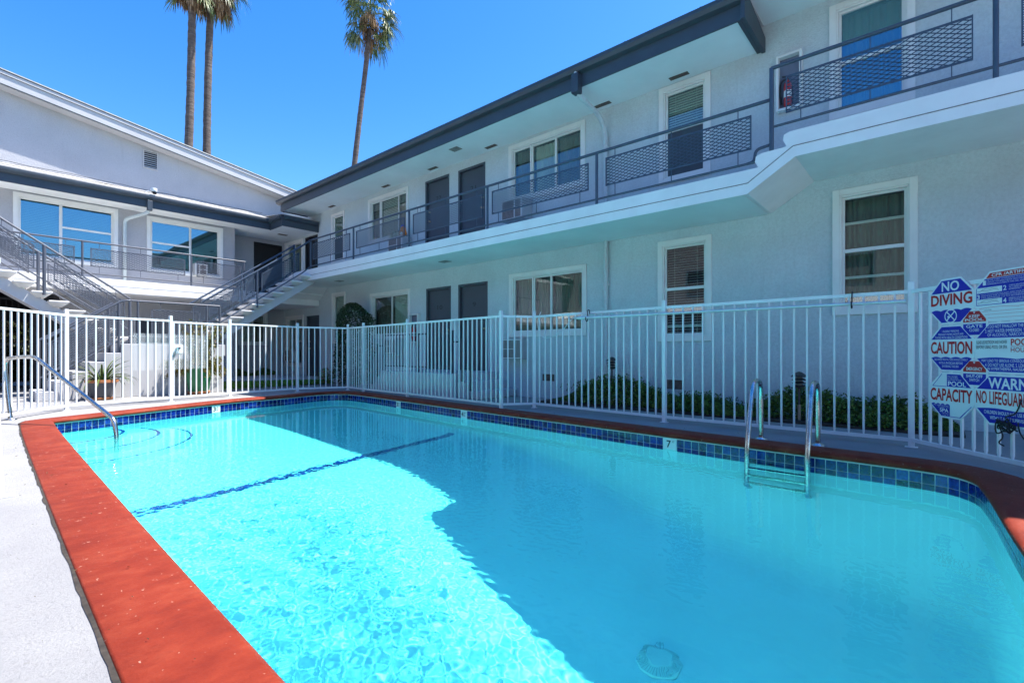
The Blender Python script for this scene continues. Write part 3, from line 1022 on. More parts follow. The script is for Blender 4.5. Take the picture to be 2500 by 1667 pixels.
mb.prism([(6.98 + a, 15.6, 5.13 + b) for a, b in ((0, 0), (-0.08, 0.02), (-0.11, 0.07), (-0.11, 0.12), (-0.10, 0.12), (-0.095, 0.08), (0, 0.02))], (0, 0.86, 0))
mb.build('gutter', M['slate'], lb)
mb = MB()
mb.hexa([(-8, 16.42, 5.26), (6.95, 16.42, 5.26), (6.95, 18.5, 5.88), (-8, 18.5, 5.88), (-8, 16.42, 5.29), (6.95, 16.42, 5.29), (6.95, 18.5, 5.92), (-8, 18.5, 5.92)])
mb.hexa([(6.96, 15.58, 5.262), (XF - 0.004, 15.58, 5.262), (XF - 0.004, 17.5, 5.50), (6.96, 17.5, 5.50), (6.96, 15.58, 5.29), (XF - 0.004, 15.58, 5.29), (XF - 0.004, 17.5, 5.53), (6.96, 17.5, 5.53)])
mb.build('roof', M['gravel_lit'], lb)
mb = MB()
random.seed(11)
for y0, z0 in ((16.46, 5.33), (16.60, 5.40), (16.9, 5.52)):
    mb.tube([(x, y0 + random.uniform(-0.02, 0.02), z0 + random.uniform(-0.015, 0.02)) for x in np.linspace(-7.5, 6.9, 40)], 0.006, 5)
mb.build('roof_cable', M['dark'], lb)
# upper gable wall and its raked trim
YG = 18.5
rz = lambda x: 7.83 - 0.163 * (x - 0.97)
mb = MB()
mb.add([(-6.0, YG, 5.2), (13.0, YG, 5.2), (13.0, YG, rz(13)), (-6.0, YG, rz(-6))], [(0, 1, 2, 3)])
mb.build('gable_wall', M['stucco_lit_copy'], lb)
mb = MB()
for z0, z1, y0, y1 in ((-0.02, 0.22, YG - 0.40, YG - 0.36), (0.223, 0.30, YG - 0.43, YG - 0.36), (-0.05, -0.005, YG - 0.36, YG - 0.002)):
    mb.hexa([(-6, y0, rz(-6) + z0), (13, y0, rz(13) + z0), (13, y1, rz(13) + z0), (-6, y1, rz(-6) + z0), (-6, y0, rz(-6) + z1), (13, y0, rz(13) + z1), (13, y1, rz(13) + z1), (-6, y1, rz(-6) + z1)])
mb.build('rake_board', M['stucco_white'], lb)
mb = MB()
for z0, yy in ((-0.034, YG - 0.404), (0.212, YG - 0.404), (0.305, YG - 0.436)):
    mb.hexa([(-6, yy, rz(-6) + z0), (13, yy, rz(13) + z0), (13, yy + 0.03, rz(13) + z0), (-6, yy + 0.03, rz(-6) + z0), (-6, yy, rz(-6) + z0 + 0.013), (13, yy, rz(13) + z0 + 0.013), (13, yy + 0.03, rz(13) + z0 + 0.013), (-6, yy + 0.03, rz(-6) + z0 + 0.013)])
mb.build('rake_dark_strip', M['slate'], lb)  # thin dark lines along the edges of the rake board
mb = MB()
mb.hexa([(-6, YG - 0.45, rz(-6) + 0.325), (13, YG - 0.45, rz(13) + 0.325), (13, 20.6, rz(13) + 0.325), (-6, 20.6, rz(-6) + 0.325), (-6, YG - 0.45, rz(-6) + 0.35), (13, YG - 0.45, rz(13) + 0.35), (13, 20.6, rz(13) + 0.35), (-6, 20.6, rz(-6) + 0.35)])
mb.build('gable_roof', M['roof'], lb)
GM = lambda u, d, z: Vector((u, YG - d, z))
mb = MB(); frame_bars(mb, GM, 4.02, 4.40, 6.62, 7.17, 0.025, 0.0, 0.03)
gv = mb.build('gable_vent', M['stucco_white'], lb)
mb = MB(); mb.mbox(GM, 4.045, 4.375, 0.001, 0.004, 6.645, 7.145); mb.build('vent_opening', M['dark'], gv)
mb = MB()
for k in range(8):
    z = 6.66 + k * 0.0625
    mb.quad(GM(4.045, 0.032, z), GM(4.375, 0.032, z), GM(4.375, 0.006, z + 0.035), GM(4.045, 0.006, z + 0.035))
mb.build('vent_louvre', M['stucco_white'], gv)
# downspout with dark outlet
mb = MB()
mb.tube(arc([(3.72, 16.46, 4.92), (3.70, 16.55, 4.80), (3.33, 17.2, 4.66), (3.33, 17.24, 4.4), (3.33, 17.24, 2.82)], 0.1), 0.045, 10)
mb.build('downspout', M['stucco'], lb, smooth=True)
mb = MB(); mb.box(3.66, 3.78, 16.38, 16.475, 4.84, 5.12); mb.build('downspout_outlet', M['slate'], lb, bevel=0.01)
mb = MB(); mb.box(7.45, 7.75, 16.9, 17.05, 4.953, 4.961); mb.build('ceiling_plate', M['vent'], lb)
# louvred vent low on the wall under the walkway
mb = MB(); frame_bars(mb, LM, 3.55, 4.5, 1.2, 1.95, 0.03, 0.0, 0.03); lv = mb.build('window', M['trim'], lb)
mb = MB(); mb.mbox(LM, 3.58, 4.47, 0.001, 0.004, 1.23, 1.92); mb.build('pane', M['screen'], lv)

# the wing across the courtyard: out of frame, mirrored in the lower windows
ob = thing('apartment_building', 'pale apartment wing across the courtyard mirrored in the lower windows', 'building', (-9.5, 5.0, 0))
OMf = lambda u, d, z: Vector((-8.0 + d, u, z))
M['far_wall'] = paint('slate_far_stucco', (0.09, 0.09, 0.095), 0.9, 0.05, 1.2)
ow = [(2.0 + 3.2 * k, 3.3 + 3.2 * k, 0.9 + 2.8 * j, 2.2 + 2.8 * j) for k in range(-3, 5) for j in (0, 1)]
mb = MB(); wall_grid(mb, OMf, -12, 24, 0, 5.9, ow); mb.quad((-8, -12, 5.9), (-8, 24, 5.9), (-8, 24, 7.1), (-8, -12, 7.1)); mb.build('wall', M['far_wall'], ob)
mb = MB(); mb.box(-8.0, -6.9, -12, 24, 2.9, 3.2); mb.build('balcony_slab', M['slab_paint'], ob)
mb = MB(); mb.box(-13, -7.6, -12, 24, 7.1, 7.4); mb.build('roof', M['slate'], ob)
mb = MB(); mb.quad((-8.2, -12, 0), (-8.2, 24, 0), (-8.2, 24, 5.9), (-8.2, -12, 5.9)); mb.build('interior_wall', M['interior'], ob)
for w_ in ow:
    mb = MB(); frame_bars(mb, OMf, *w_, 0.08, -0.05, 0.02); q_ = mb.build('window', M['slate'], ob)

# ------------------------------------------------------------------ railings and stairs
def mesh_lines(mb, P, s0, s1, t0, t1, ps, pt, w, dep):
    """expanded metal: two sets of crossing strands clipped to the rectangle; P(s, t) -> point, dep = depth vector"""
    k = pt / ps
    for sg in (1, -1):
        c = t0 - (s1 - s0) * k if sg > 0 else t0
        cmax = t1 if sg > 0 else t1 + (s1 - s0) * k
        c += pt * 0.5
        while c < cmax:
            # t = c + sg*k*(s - s0)
            sa, sb = s0, s1
            ta, tb = c, c + sg * k * (s1 - s0)
            def clip(sx, tx, so, to):
                if tx < t0: return so + (t0 - to) / (tx - to) * (sx - so), t0
                if tx > t1: return so + (t1 - to) / (tx - to) * (sx - so), t1
                return sx, tx
            if not ((ta < t0 and tb < t0) or (ta > t1 and tb > t1)):
                A_ = clip(sa, ta, sb, tb); B_ = clip(sb, tb, sa, ta)
                if abs(A_[0] - B_[0]) > 0.004:
                    a, b = P(*A_), P(*B_)
                    mb.bar(a, b, dep, w, up=(0, 0, 1))
            c += pt

def railing(parent, A, B, posts, panels, top=0.86, bot=0.10, mat=None, pt0=0.29, pt1=0.72, rails=True, ps=0.105, pt=0.048, strand=0.0108, post_bot=0.0, ends=(0.0, 0.0), post_r=0.024):
    A, B = Vector(A), Vector(B)
    h = Vector((B.x - A.x, B.y - A.y, 0))
    L = h.length
    P = lambda s, t: A + (B - A) * (s / L) + Vector((0, 0, t))
    mat = mat or M['rail']
    if rails:
        mb = MB(); mb.tube([P(-ends[0], top), P(L + ends[1], top)], 0.023, 10); mb.build('top_rail', mat, parent, smooth=True, autosm=True)
        mb = MB(); mb.tube([P(-ends[0], bot), P(L + ends[1], bot)], 0.017, 8); mb.build('bottom_rail', mat, parent, smooth=True, autosm=True)
    for s in posts:
        mb = MB(); mb.tube([P(s, post_bot), P(s, top - 0.005)], post_r, 10); mb.build('post', mat, parent, smooth=True, autosm=True)
    for a, b in panels:
        mb = MB()
        for q0, q1 in (((a, pt0), (b, pt0)), ((a, pt1), (b, pt1)), ((a, pt0 - 0.011), (a, pt1 + 0.011)), ((b, pt0 - 0.011), (b, pt1 + 0.011))):
            mb.bar(P(*q0), P(*q1), 0.012, 0.022)
        n_ = 3 if b - a > 1.6 else 2
        for k in range(n_):
            s = a + 0.16 + (b - a - 0.32) * k / (n_ - 1)
            mb.bar(P(s, bot), P(s, pt0 - 0.01), 0.010)
            mb.bar(P(s, pt1 + 0.01), P(s, top), 0.010)
        pf = mb.build('mesh_panel', mat, parent)
        mb = MB()
        mesh_lines(mb, P, a + 0.008, b - 0.008, pt0 + 0.008, pt1 - 0.008, ps, pt, strand, 0.003)
        mb.build('expanded_metal', mat, pf)
    return P

br = thing('balcony_railing', 'slate blue pipe railing with mesh panels along the long balcony', 'railing', (6.98, 7.0, 3.34))
XR = 6.985
y0 = 13.80
railing(br, (XR, y0, 3.34), (XR, 1.95, 3.34), [0.0, y0 - 11.524, y0 - 9.19, y0 - 6.709, y0 - 4.243],
        [(y0 - a, y0 - b) for a, b in ((13.66, 11.70), (11.379, 9.37), (9.034, 6.848), (6.577, 4.407), (4.069, 1.90))], top=0.855, ends=(0, 0.27))
railing(br, (XR, 1.651, 3.705), (XR, -4.5, 3.705), [1.651 + 0.413, 1.651 + 2.6], [(0.17, 1.89), (2.25, 4.0)], top=0.89, bot=0.135, pt0=0.275, pt1=0.72)
mb = MB(); mb.tube([(XR, 1.651, 3.50), (XR, 1.651, 4.597)], 0.028, 10); mb.build('post', M['rail'], br, smooth=True, autosm=True)
mb = MB(); mb.tube(arc([(XR, 1.955, 3.44), (XR, 1.86, 3.45), (XR, 1.84, 3.60), (XR, 1.66, 3.62)], 0.06), 0.02, 8); mb.build('rail_return', M['rail'], br, smooth=True)

wr = thing('balcony_railing', 'grey pipe railing with mesh panels in front of the wide blue windows', 'railing', (3.0, 15.9, 2.8))
railing(wr, (-4.0, 15.9, 2.8), (6.0, 15.9, 2.8), [4.0 + a for a in (-2.4, -0.1, 2.236, 4.568, 5.95)], [(4 + a, 4 + b) for a, b in ((-2.2, -0.3), (0.2, 2.085), (2.399, 4.408), (4.709, 5.85))], top=0.88, mat=M['stair_rail'])

M['tread'] = paint('white_precast_tread', (0.72, 0.71, 0.69), 0.85, 0.05, 3.0, bstr=0.4, bscale=50, stain=0.2)
M['stringer'] = paint('pale_stringer_paint', (0.52, 0.53, 0.56), 0.55, 0.04, 2.0, stain=0.05)
def flight(root, x0, z0, dirx, n, rise, going, ya, yb, rail_fn):
    """n treads going up along dirx from (x0, z0)"""
    slope = rise / going
    x1 = x0 + dirx * going * n
    mb = MB()
    ym0, ym1 = ya + 0.25, yb - 0.30
    top = lambda x: z0 + (x - x0) * dirx * slope - 0.02
    xa, xb = x0 - dirx * 0.05, x1 + dirx * 0.27
    mb.prism([(xa, ym0, top(xa) - 0.02), (xa, ym0, top(xa) - 0.30), (xb, ym0, top(xb) - 0.30), (xb, ym0, top(xb) - 0.02)], (0, ym1 - ym0, 0))
    mb.build('stringer', M['stringer'], root, bevel=0.006)
    first = None
    for k in range(n):
        xc = x0 + dirx * going * (k + 0.5)
        zt = z0 + rise * (k + 1)
        if first is None:
            mb = MB()
            w, hb = 0.165, 0.09
            q = [(xc - w, ya, zt - 0.035), (xc + w, ya, zt - 0.035), (xc + w, yb, zt - 0.035), (xc - w, yb, zt - 0.035)]
            t_ = [(x, y, zt) for x, y, _ in q]
            bt = [(xc - w + hb, ya + 0.16, zt - 0.12), (xc + w - hb, ya + 0.16, zt - 0.12), (xc + w - hb, yb - 0.16, zt - 0.12), (xc - w + hb, yb - 0.16, zt - 0.12)]
            o = len(mb.v)
            mb.v += q + t_ + bt
            mb.f += [(4, 5, 6, 7), (11, 10, 9, 8)] + [(i, (i + 1) % 4, 4 + (i + 1) % 4, 4 + i) for i in range(4)] + [(8 + i, 8 + (i + 1) % 4, (i + 1) % 4, i) for i in range(4)]
            first = mb.build('tread', M['tread'], root, bevel=0.010)
            mb = MB()
            for y in (ya + 0.30, yb - 0.34):
                mb.bar((xc + 0.05, y, zt - 0.11), (xc + 0.02, y, zt - 0.30), 0.03, 0.012)
            bk = mb.build('bracket', M['stringer'], first)
        else:
            d = (dirx * going * k, 0, rise * k)
            c = share(first, root, d)
            share(bk, c, (0, 0, 0))
rs = thing('staircase', 'open stair flight with white treads rising right to the long balcony', 'staircase', (4.05, 14.3, 1.13))
flight(rs, 4.05, 1.13, 1, 11, 0.1842, 0.2636, 13.72, 14.80, None)
P0, P1 = (4.10, 13.74, 1.20), (6.80, 13.74, 3.20)
for yy in (13.74, 14.79):
    railing(rs, (4.18, yy, 1.26), (6.72, yy, 3.06), [1.30], [(0.12, 1.22), (1.42, 2.42)], top=0.93, bot=0.16, pt0=0.30, pt1=0.78, mat=M['rail'], post_bot=-0.05)
    for t in (0.93, 0.16):
        mb = MB(); mb.tube(arc([(6.70, yy, 3.06 + t - 0.014), (6.80, yy, 3.13 + t), (6.98, yy + 0.03, 3.14 + t + (0.12 if t > 0.5 else 0.14))], 0.06), 0.023 if t > 0.5 else 0.017, 10); mb.build('rail_return', M['rail'], rs, smooth=True)
mb = MB(); mb.tube([(6.98, 14.80, 3.34), (6.98, 14.80, 4.20)], 0.024, 10); mb.build('post', M['rail'], rs, smooth=True)

ls = thing('staircase', 'open stair flight with white treads rising left to the rear walkway', 'staircase', (2.84, 14.8, 1.13))
flight(ls, 2.84, 1.13, -1, 8, 0.1856, 0.268, 14.30, 15.35, None)
for yy in (14.32, 15.33):
    railing(ls, (2.86, yy, 1.27), (0.55, yy, 2.87), [0.0, 1.46], [(0.10, 1.30), (1.62, 2.25)], top=0.93, bot=0.20, pt0=0.33, pt1=0.78, mat=M['stair_rail'], post_bot=-0.12, post_r=0.032)

# concrete landing, lower steps and their railing
sb = thing('concrete_steps', 'rough white concrete landing block with five steps on its left', 'steps', (2.8, 13.1, 0))
mb = MB()
mb.box(2.47, 4.43, 13.10, 15.45, 0, 1.13)
mb.box(4.43, 4.49, 13.12, 13.60, 0.86, 1.128)
mb.build('landing', M['stucco_white'], sb, bevel=0.012)
mb = MB()
for k in range(5):
    mb.box(1.156 + 0.263 * k + 0.001 * k, 1.156 + 0.263 * (k + 1), 13.102 + 0.0005 * k, 14.20, 0, 0.188 * (k + 1))
mb.build('step', M['stucco_white'], sb, bevel=0.012)
lr = thing('handrail', 'grey pipe handrail with mesh around the concrete landing', 'railing', (2.5, 13.2, 0.9))
railing(lr, (1.30, 13.16, 0.28), (2.52, 13.16, 1.14), [0.0, 1.14], [(0.10, 1.10)], top=0.92, bot=0.12, pt0=0.20, pt1=0.76, mat=M['stair_rail'], post_bot=-0.25)
railing(lr, (2.60, 13.16, 1.13), (4.38, 13.16, 1.13), [0.17, 1.50, 1.78], [(0.42, 1.35)], top=0.93, bot=0.16, pt0=0.22, pt1=0.76, mat=M['stair_rail'])
mb = MB(); mb.tube(arc([(2.44, 13.16, 2.00), (2.56, 13.16, 2.06), (2.66, 13.16, 2.06)], 0.06), 0.0235, 10); mb.build('rail_return', M['stair_rail'], lr, smooth=True)
railing(lr, (1.30, 14.14, 0.28), (2.52, 14.14, 1.14), [0.0, 1.14], [(0.10, 1.10)], top=0.92, bot=0.12, pt0=0.20, pt1=0.76, mat=M['stair_rail'], post_bot=-0.25)

# porch before doors 9 and 10
pb = thing('porch', 'grey concrete porch with side steps before doors 9 and 10', 'porch', (7.5, 8.7, 0))
M['porch'] = paint('grey_porch_paint', (0.46, 0.47, 0.50), 0.8, 0.06, 2.0, bstr=0.3, bscale=50, stain=0.1)
mb = MB(); mb.box(6.8, XF - 0.003, 7.50, 10.06, 0, 0.515); mb.build('porch_slab', M['porch'], pb, bevel=0.02)
for k, z in enumerate((0.36, 0.18)):
    mb = MB(); mb.box(6.9 + 0.10 * k, XF - 0.003, 7.50 - 0.27 * (k + 1), 7.499 - 0.27 * k, 0, z); mb.build('step', M['porch'], pb, bevel=0.03)
    mb = MB(); mb.box(6.9, XF - 0.003, 10.061 + 0.27 * k, 10.06 + 0.27 * (k + 1), 0, z + 0.02); mb.build('step', M['porch'], pb, bevel=0.03)
pr = thing('handrail', 'slate square post railing on the porch before doors 9 and 10', 'railing', (6.88, 8.7, 0.515))
for y, z0, z1 in ((10.02, 0.5, 1.38), (8.75, 0.5, 1.36), (7.62, 0.5, 1.40), (7.30, 0.36, 1.22), (7.06, 0.18, 1.05), (10.30, 0.36, 1.16), (10.55, 0.18, 1.0)):
    mb = MB(); mb.box(6.86, 6.905, y - 0.022, y + 0.022, z0, z1); mb.build('post', M['slate'], pr)
mb = MB()
mb.box(6.868, 6.897, 7.642, 9.998, 1.335, 1.365)
mb.box(6.868, 6.897, 7.642, 9.998, 0.62, 0.645)
for a, b, z in ((7.322, 7.598, 1.18), (7.082, 7.278, 1.0), (10.042, 10.278, 1.12), (10.322, 10.528, 0.95)):
    mb.box(6.868, 6.897, a, b, z - 0.03, z)
mb.build('top_rail', M['slate'], pr)
for k in range(18):
    y = 7.74 + k * 0.128
    mb = MB(); mb.box(6.875, 6.89, y - 0.008, y + 0.008, 0.645, 1.335)
    if k == 0: bal = mb.build('baluster', M['slate'], pr)
    else: share(bal, pr, (0, 0.128 * k, 0))

# ------------------------------------------------------------------ pool fence
PK = None
def picket_mesh():
    mb = MB()
    w, n = 0.0094, 0.0055
    for z0, z1, a, b in ((0.0, 0.03, n, w), (0.03, 1.44, w, w), (1.44, 1.47, w, n)):
        mb.hexa([(-a, -a, z0), (a, -a, z0), (a, a, z0), (-a, a, z0), (-b, -b, z1), (b, -b, z1), (b, b, z1), (-b, b, z1)])
    return mb
PKM = None
FT, FB = 1.575, 0.075
def fence_bay(root, A, B, n, base=True, post_a=True, post_b=True, rail_top=FT, inset=0.025):
    global PKM
    A, B = Vector((*A, 0)), Vector((*B, 0))
    d = (B - A); L = d.length; d.normalize()
    ang = math.atan2(d.y, d.x)
    for z, hh in ((rail_top - 0.018, 0.036), (FB, 0.034)):
        mb = MB(); mb.bar(A + d * inset + Vector((0, 0, z)), B - d * inset + Vector((0, 0, z)), 0.034, hh)
        mb.build('top_rail' if z > 1 else 'bottom_rail', M['white_metal'], root)
    for k in range(n):
        p = A + d * (L * (k + 1) / (n + 1))
        if PKM is None:
            ob_ = picket_mesh().build('picket', M['white_metal'], None)
            PKM = ob_.data
        else:
            ob_ = bpy.data.objects.new('picket', PKM); COL.objects.link(ob_)
        ob_.parent = root
        ob_.location = p - root.location + Vector((0, 0, FB + 0.015))
        ob_.rotation_euler = (0, 0, ang + random.uniform(-0.06, 0.06))
    for ok, p in ((post_a, A), (post_b, B)):
        if ok:
            mb = MB()
            ca, sa = Vector((math.cos(ang), math.sin(ang), 0)) * 0.025, Vector((-math.sin(ang), math.cos(ang), 0)) * 0.025
            mb.prism([p - ca - sa, p + ca - sa, p + ca + sa, p - ca + sa], (0, 0, 1.655))
            mb.prism([p - ca * 2.1 - sa * 1.3, p + ca * 2.1 - sa * 1.3, p + ca * 2.1 + sa * 1.3, p - ca * 2.1 + sa * 1.3], (0, 0, 0.008))
            mb.build('fence_post', M['white_metal'], root, bevel=0.003)
random.seed(21)
FP = [(1.323, 10.822), (2.883, 11.249), (4.037, 11.539), (5.613, 11.75), (6.69, 11.302), (6.592, 10.435), (6.455, 8.55), (6.174, 5.609), (6.635, 5.266), (6.428, 2.844), (6.36, 0.23)]
fl = thing('pool_fence', 'white picket fence bays left of the gate beside the potted plants', 'fence', (1.323, 10.822, 0))
fence_bay(fl, (-0.30, 8.74), FP[0], 20, post_a=True, post_b=False)
fence_bay(fl, FP[0], FP[1], 11)
mb = MB()
A_, B_ = Vector((*FP[0], 0)), Vector((*FP[1], 0))
dd = (B_ - A_).normalized(); LL = (B_ - A_).length
nrm = Vector((-dd.y, dd.x, 0)) * 0.016
Pm = lambda s, t: A_ + dd * s + nrm + Vector((0, 0, t))
mesh_lines(mb, Pm, 0.98, LL - 0.03, 0.62, 1.30, 0.040, 0.060, 0.0042, 0.003)
mb.build('expanded_metal', M['white_metal'], fl)
gt = thing('gate', 'white pool gate with mesh guard and lock box', 'gate', (*FP[1], 0))
A_, B_ = Vector((*FP[1], 0)), Vector((*FP[2], 0))
dd = (B_ - A_).normalized(); LL = (B_ - A_).length
A2, B2 = A_ + dd * 0.05, B_ - dd * 0.05
fence_bay(gt, tuple(A2[:2]), tuple(B2[:2]), 9, post_a=False, post_b=False, rail_top=FT - 0.02, inset=0.018)
mb = MB()
for p in (A2, B2):
    mb.bar(p + Vector((0, 0, FB - 0.017)), p + Vector((0, 0, FT - 0.02)), 0.034)
mb.build('gate_stile', M['white_metal'], gt)
nrm = Vector((-dd.y, dd.x, 0)) * 0.016
mb = MB()
Pm = lambda s, t: A_ + dd * s + nrm + Vector((0, 0, t))
mesh_lines(mb, Pm, 0.08, 0.70, 0.62, 1.30, 0.040, 0.060, 0.0042, 0.003)
mb.build('expanded_metal', M['white_metal'], gt)
mb = MB()
q = lambda s, o, z: A_ + dd * s - Vector((-dd.y, dd.x, 0)) * o + Vector((0, 0, z))
mb.hexa([q(0.03, 0.02, 0.93), q(0.21, 0.02, 0.93), q(0.21, -0.03, 0.93), q(0.03, -0.03, 0.93), q(0.03, 0.02, 1.10), q(0.21, 0.02, 1.10), q(0.21, -0.03, 1.10), q(0.03, -0.03, 1.10)])
lk = mb.build('lock_box', M['white_metal'], gt, bevel=0.006)
mb = MB()
mb.tube([q(0.10, 0.02, 1.03), q(0.10, 0.045, 1.03), q(0.10, 0.05, 1.03), q(0.10, 0.085, 1.03), q(0.10, 0.095, 1.03)], [0.022, 0.022, 0.03, 0.03, 0.015], 14)
mb.tube([q(0.15, 0.02, 1.03), q(0.15, 0.055, 1.03)], 0.012, 8)
mb.bar(q(0.06, 0.03, 0.97), q(0.02, 0.035, 0.80), 0.03, 0.01)
mb.build('lock_knob', M['steel'], lk, smooth=True, autosm=True)
mb = MB()
for z in (0.25, 0.85, 1.4):
    mb.tube([B_ - dd * 0.03 + Vector((0, 0, z - 0.04)), B_ - dd * 0.03 + Vector((0, 0, z + 0.04))], 0.014, 8)
mb.build('hinge', M['white_metal'], gt)
f2 = thing('pool_fence', 'white picket fence bays behind the far end of the pool', 'fence', (*FP[3], 0))
fence_bay(f2, FP[2], FP[3], 11)
fence_bay(f2, FP[3], FP[4], 8, post_a=False)
f3 = thing('pool_fence', 'white picket fence bays in front of the porch', 'fence', (*FP[6], 0))
fence_bay(f3, FP[4], FP[5], 6, post_a=False)
fence_bay(f3, FP[5], FP[6], 15, post_a=False)
fence_bay(f3, FP[6], FP[7], 22, post_a=False)
f4 = thing('pool_fence', 'white picket fence bays carrying the long pole before the hedge', 'fence', (*FP[9], 0))
fence_bay(f4, FP[7], FP[8], 4, post_a=False)
fence_bay(f4, FP[8], FP[9], 18, post_a=False)
fence_bay(f4, FP[9], FP[10], 19, post_a=False)
E2 = (6.36 - 0.743 * 2.3, 0.23 - 0.669 * 2.3)
f5 = thing('pool_fence', 'white picket fence bay behind the safety sign board', 'fence', (*FP[10], 0))
fence_bay(f5, FP[10], E2, 20, post_a=False)
f6 = thing('pool_fence', 'white fence section at the left edge beside the white deck', 'fence', (0.25, 4.67, 0))
fence_bay(f6, (0.235, 4.67), (-0.30, 8.72), 30, post_a=False, post_b=False)
mb = MB()
mb.hexa([(0.215, 4.64, 0), (0.265, 4.64, 0), (0.265, 4.70, 0), (0.215, 4.70, 0), (0.155, 4.64, 1.65), (0.205, 4.64, 1.65), (0.205, 4.70, 1.65), (0.155, 4.70, 1.65)])
mb.box(0.20, 0.315, 4.62, 4.72, 0, 0.008)
mb.build('fence_post', M['white_metal'], f6, bevel=0.003)

# ------------------------------------------------------------------ safety sign board
sgn = thing('safety_sign', 'blue white and red pool safety board of joined octagons on the fence', 'sign', (6.0, -0.1, 1.0))
SD = Vector((-0.743, -0.669, 0)).normalized()
SN = Vector((-SD.y, SD.x, 0))
if SN.dot(Vector((-6, 0, 0))) < 0: SN = -SN
S0 = Vector((6.36, 0.23, 0)) + SN * 0.030
SPt = lambda u, z, lay=0.0: S0 + SD * u + SN * lay + Vector((0, 0, z))
M['sign_white'] = paint('white_sign_plastic', (0.74, 0.77, 0.78), 0.35, 0.02)
M['sign_blue'] = paint('blue_sign_ink', (0.010, 0.012, 0.36), 0.4, 0.03)
M['sign_red'] = paint('red_sign_ink', (0.50, 0.012, 0.015), 0.4, 0.03)
def plate(mb, poly, z, th):
    n_ = len(poly)
    mb.prism([SPt(u, zz, z) for u, zz in poly], SN * th)
def flat(mb, poly, lay):
    mb.add([SPt(u, zz, lay) for u, zz in poly], [tuple(range(len(poly)))])
cols = [(0.252, 0.700), (0.702, 2.05)]
rows = [(1.205, 1.622), (0.775, 1.198), (0.350, 0.768)]
cw, ch = 0.130, 0.130
mb = MB()
def octo(a, b, c, d, e=0.0, k=0.130):
    return [(a + k, c + e), (b - k, c + e), (b - e, c + k), (b - e, d - k), (b - k, d - e), (a + k, d - e), (a + e, d - k), (a + e, c + k)]
for (a, b) in cols:
    for (c, d) in rows:
        plate(mb, octo(a, b, c, d), 0.0, 0.006)
for uc, zc in ((0.700, 1.2015), (0.700, 0.7715)):
    plate(mb, [(uc - 0.115, zc - 0.05), (uc - 0.05, zc - 0.115), (uc + 0.05, zc - 0.115), (uc + 0.115, zc - 0.05), (uc + 0.115, zc + 0.05), (uc + 0.05, zc + 0.115), (uc - 0.05, zc + 0.115), (uc - 0.115, zc + 0.05)], -0.0025, 0.0068)
board = mb.build('sign_board', M['sign_white'], sgn)
blue, red, white = MB(), MB(), MB()
L1_, L2_ = 0.0066, 0.0078
wave = lambda a, b, z, amp: [(a + (b - a) * k / 24, z + amp * abs(math.sin(k * math.pi / 6))) for k in range(25)]
def band_top(a, b, zb, zt, k):     # blue trapezoid above the white band
    flat(blue, [(a + 0.012 + 0.01, zb), (b - 0.022, zb), (b - k, zt), (a + k, zt)], L1_)
def band_bot(a, b, zb, zt, k):
    flat(blue, [(a + k, zb), (b - k, zb)] + wave(b - 0.022, a + 0.022, zt, 0.012), L1_)
def T(mb_, s, u0, u1, z0, z1, bold=0.012):
    letter(mb_, s, lambda u, z: SPt(u, z, L2_), u0, u1, z0, z1, bold)
for r_, (c, d) in enumerate(rows):
    a, b = cols[0]
    zt = d - 0.016
    if r_ == 2:
        flat(blue, [(a + 0.185, d - 0.13), (b - 0.03, d - 0.13), (b - 0.13, zt), (a + 0.185, zt)], L1_)
        flat(white, [(a + 0.03, d - 0.128)] * 0 + [(a + 0.06, d - 0.127), (a + 0.178, d - 0.127), (a + 0.178, zt), (a + 0.14, zt)], L1_ * 0.9) if False else None
        flat(blue, [(a + 0.035, d - 0.132), (a + 0.182, d - 0.132), (a + 0.182, d - 0.127), (a + 0.035, d - 0.127)], L1_)
        flat(blue, [(a + 0.035, d - 0.127), (a + 0.042, d - 0.127), (a + 0.137, zt), (a + 0.13, zt)], L1_)
        flat(blue, [(a + k_, c + 0.016) for k_ in (0.13, 0.215)] + wave(a + 0.215, a + 0.022, c + 0.118, 0.012), L1_)
        flat(blue, [(a + 0.215, c + 0.016), (b - 0.13, c + 0.016), (b - 0.137, c + 0.021), (a + 0.215, c + 0.021)], L1_)
        flat(blue, [(b - 0.137, c + 0.021), (b - 0.13, c + 0.016), (b - 0.022, c + 0.128), (b - 0.030, c + 0.128)], L1_)
    else:
        band_top(a, b, d - 0.130, zt, 0.13)
        band_bot(a, b, c + 0.016, c + 0.122, 0.13)
T(white, 'NO', 0.385, 0.560, 1.505, 1.594, 0.02)
T(red, 'DIVING', 0.272, 0.683, 1.378, 1.482, 0.028)
# no-diving roundel
uc, zc = 0.476, 1.278
for k in range(28):
    q0, q1 = k / 28 * 6.2832, (k + 1) / 28 * 6.2832
    flat(white, [(uc + 0.062 * math.cos(q0), zc + 0.062 * math.sin(q0)), (uc + 0.062 * math.cos(q1), zc + 0.062 * math.sin(q1)), (uc + 0.053 * math.cos(q1), zc + 0.053 * math.sin(q1)), (uc + 0.053 * math.cos(q0), zc + 0.053 * math.sin(q0))], L2_)
for sg in (1, -1):
    flat(white, [(uc - 0.043, zc - sg * 0.036), (uc - 0.036, zc - sg * 0.043), (uc + 0.043, zc + sg * 0.036), (uc + 0.036, zc + sg * 0.043)], L2_ + 0.0004 * sg)
flat(white, [(uc - 0.022 + 0.010 * math.cos(t), zc - 0.006 + 0.010 * math.sin(t)) for t in np.linspace(0, 5.8, 10)], L2_ + 0.0008)
T(white, '1 ELDERLY PERSONS,', 0.390, 0.560, 1.130, 1.150, 0.0)
T(white, 'PREGNANT WOMEN, INFANTS AND', 0.350, 0.600, 1.102, 1.122, 0.0)
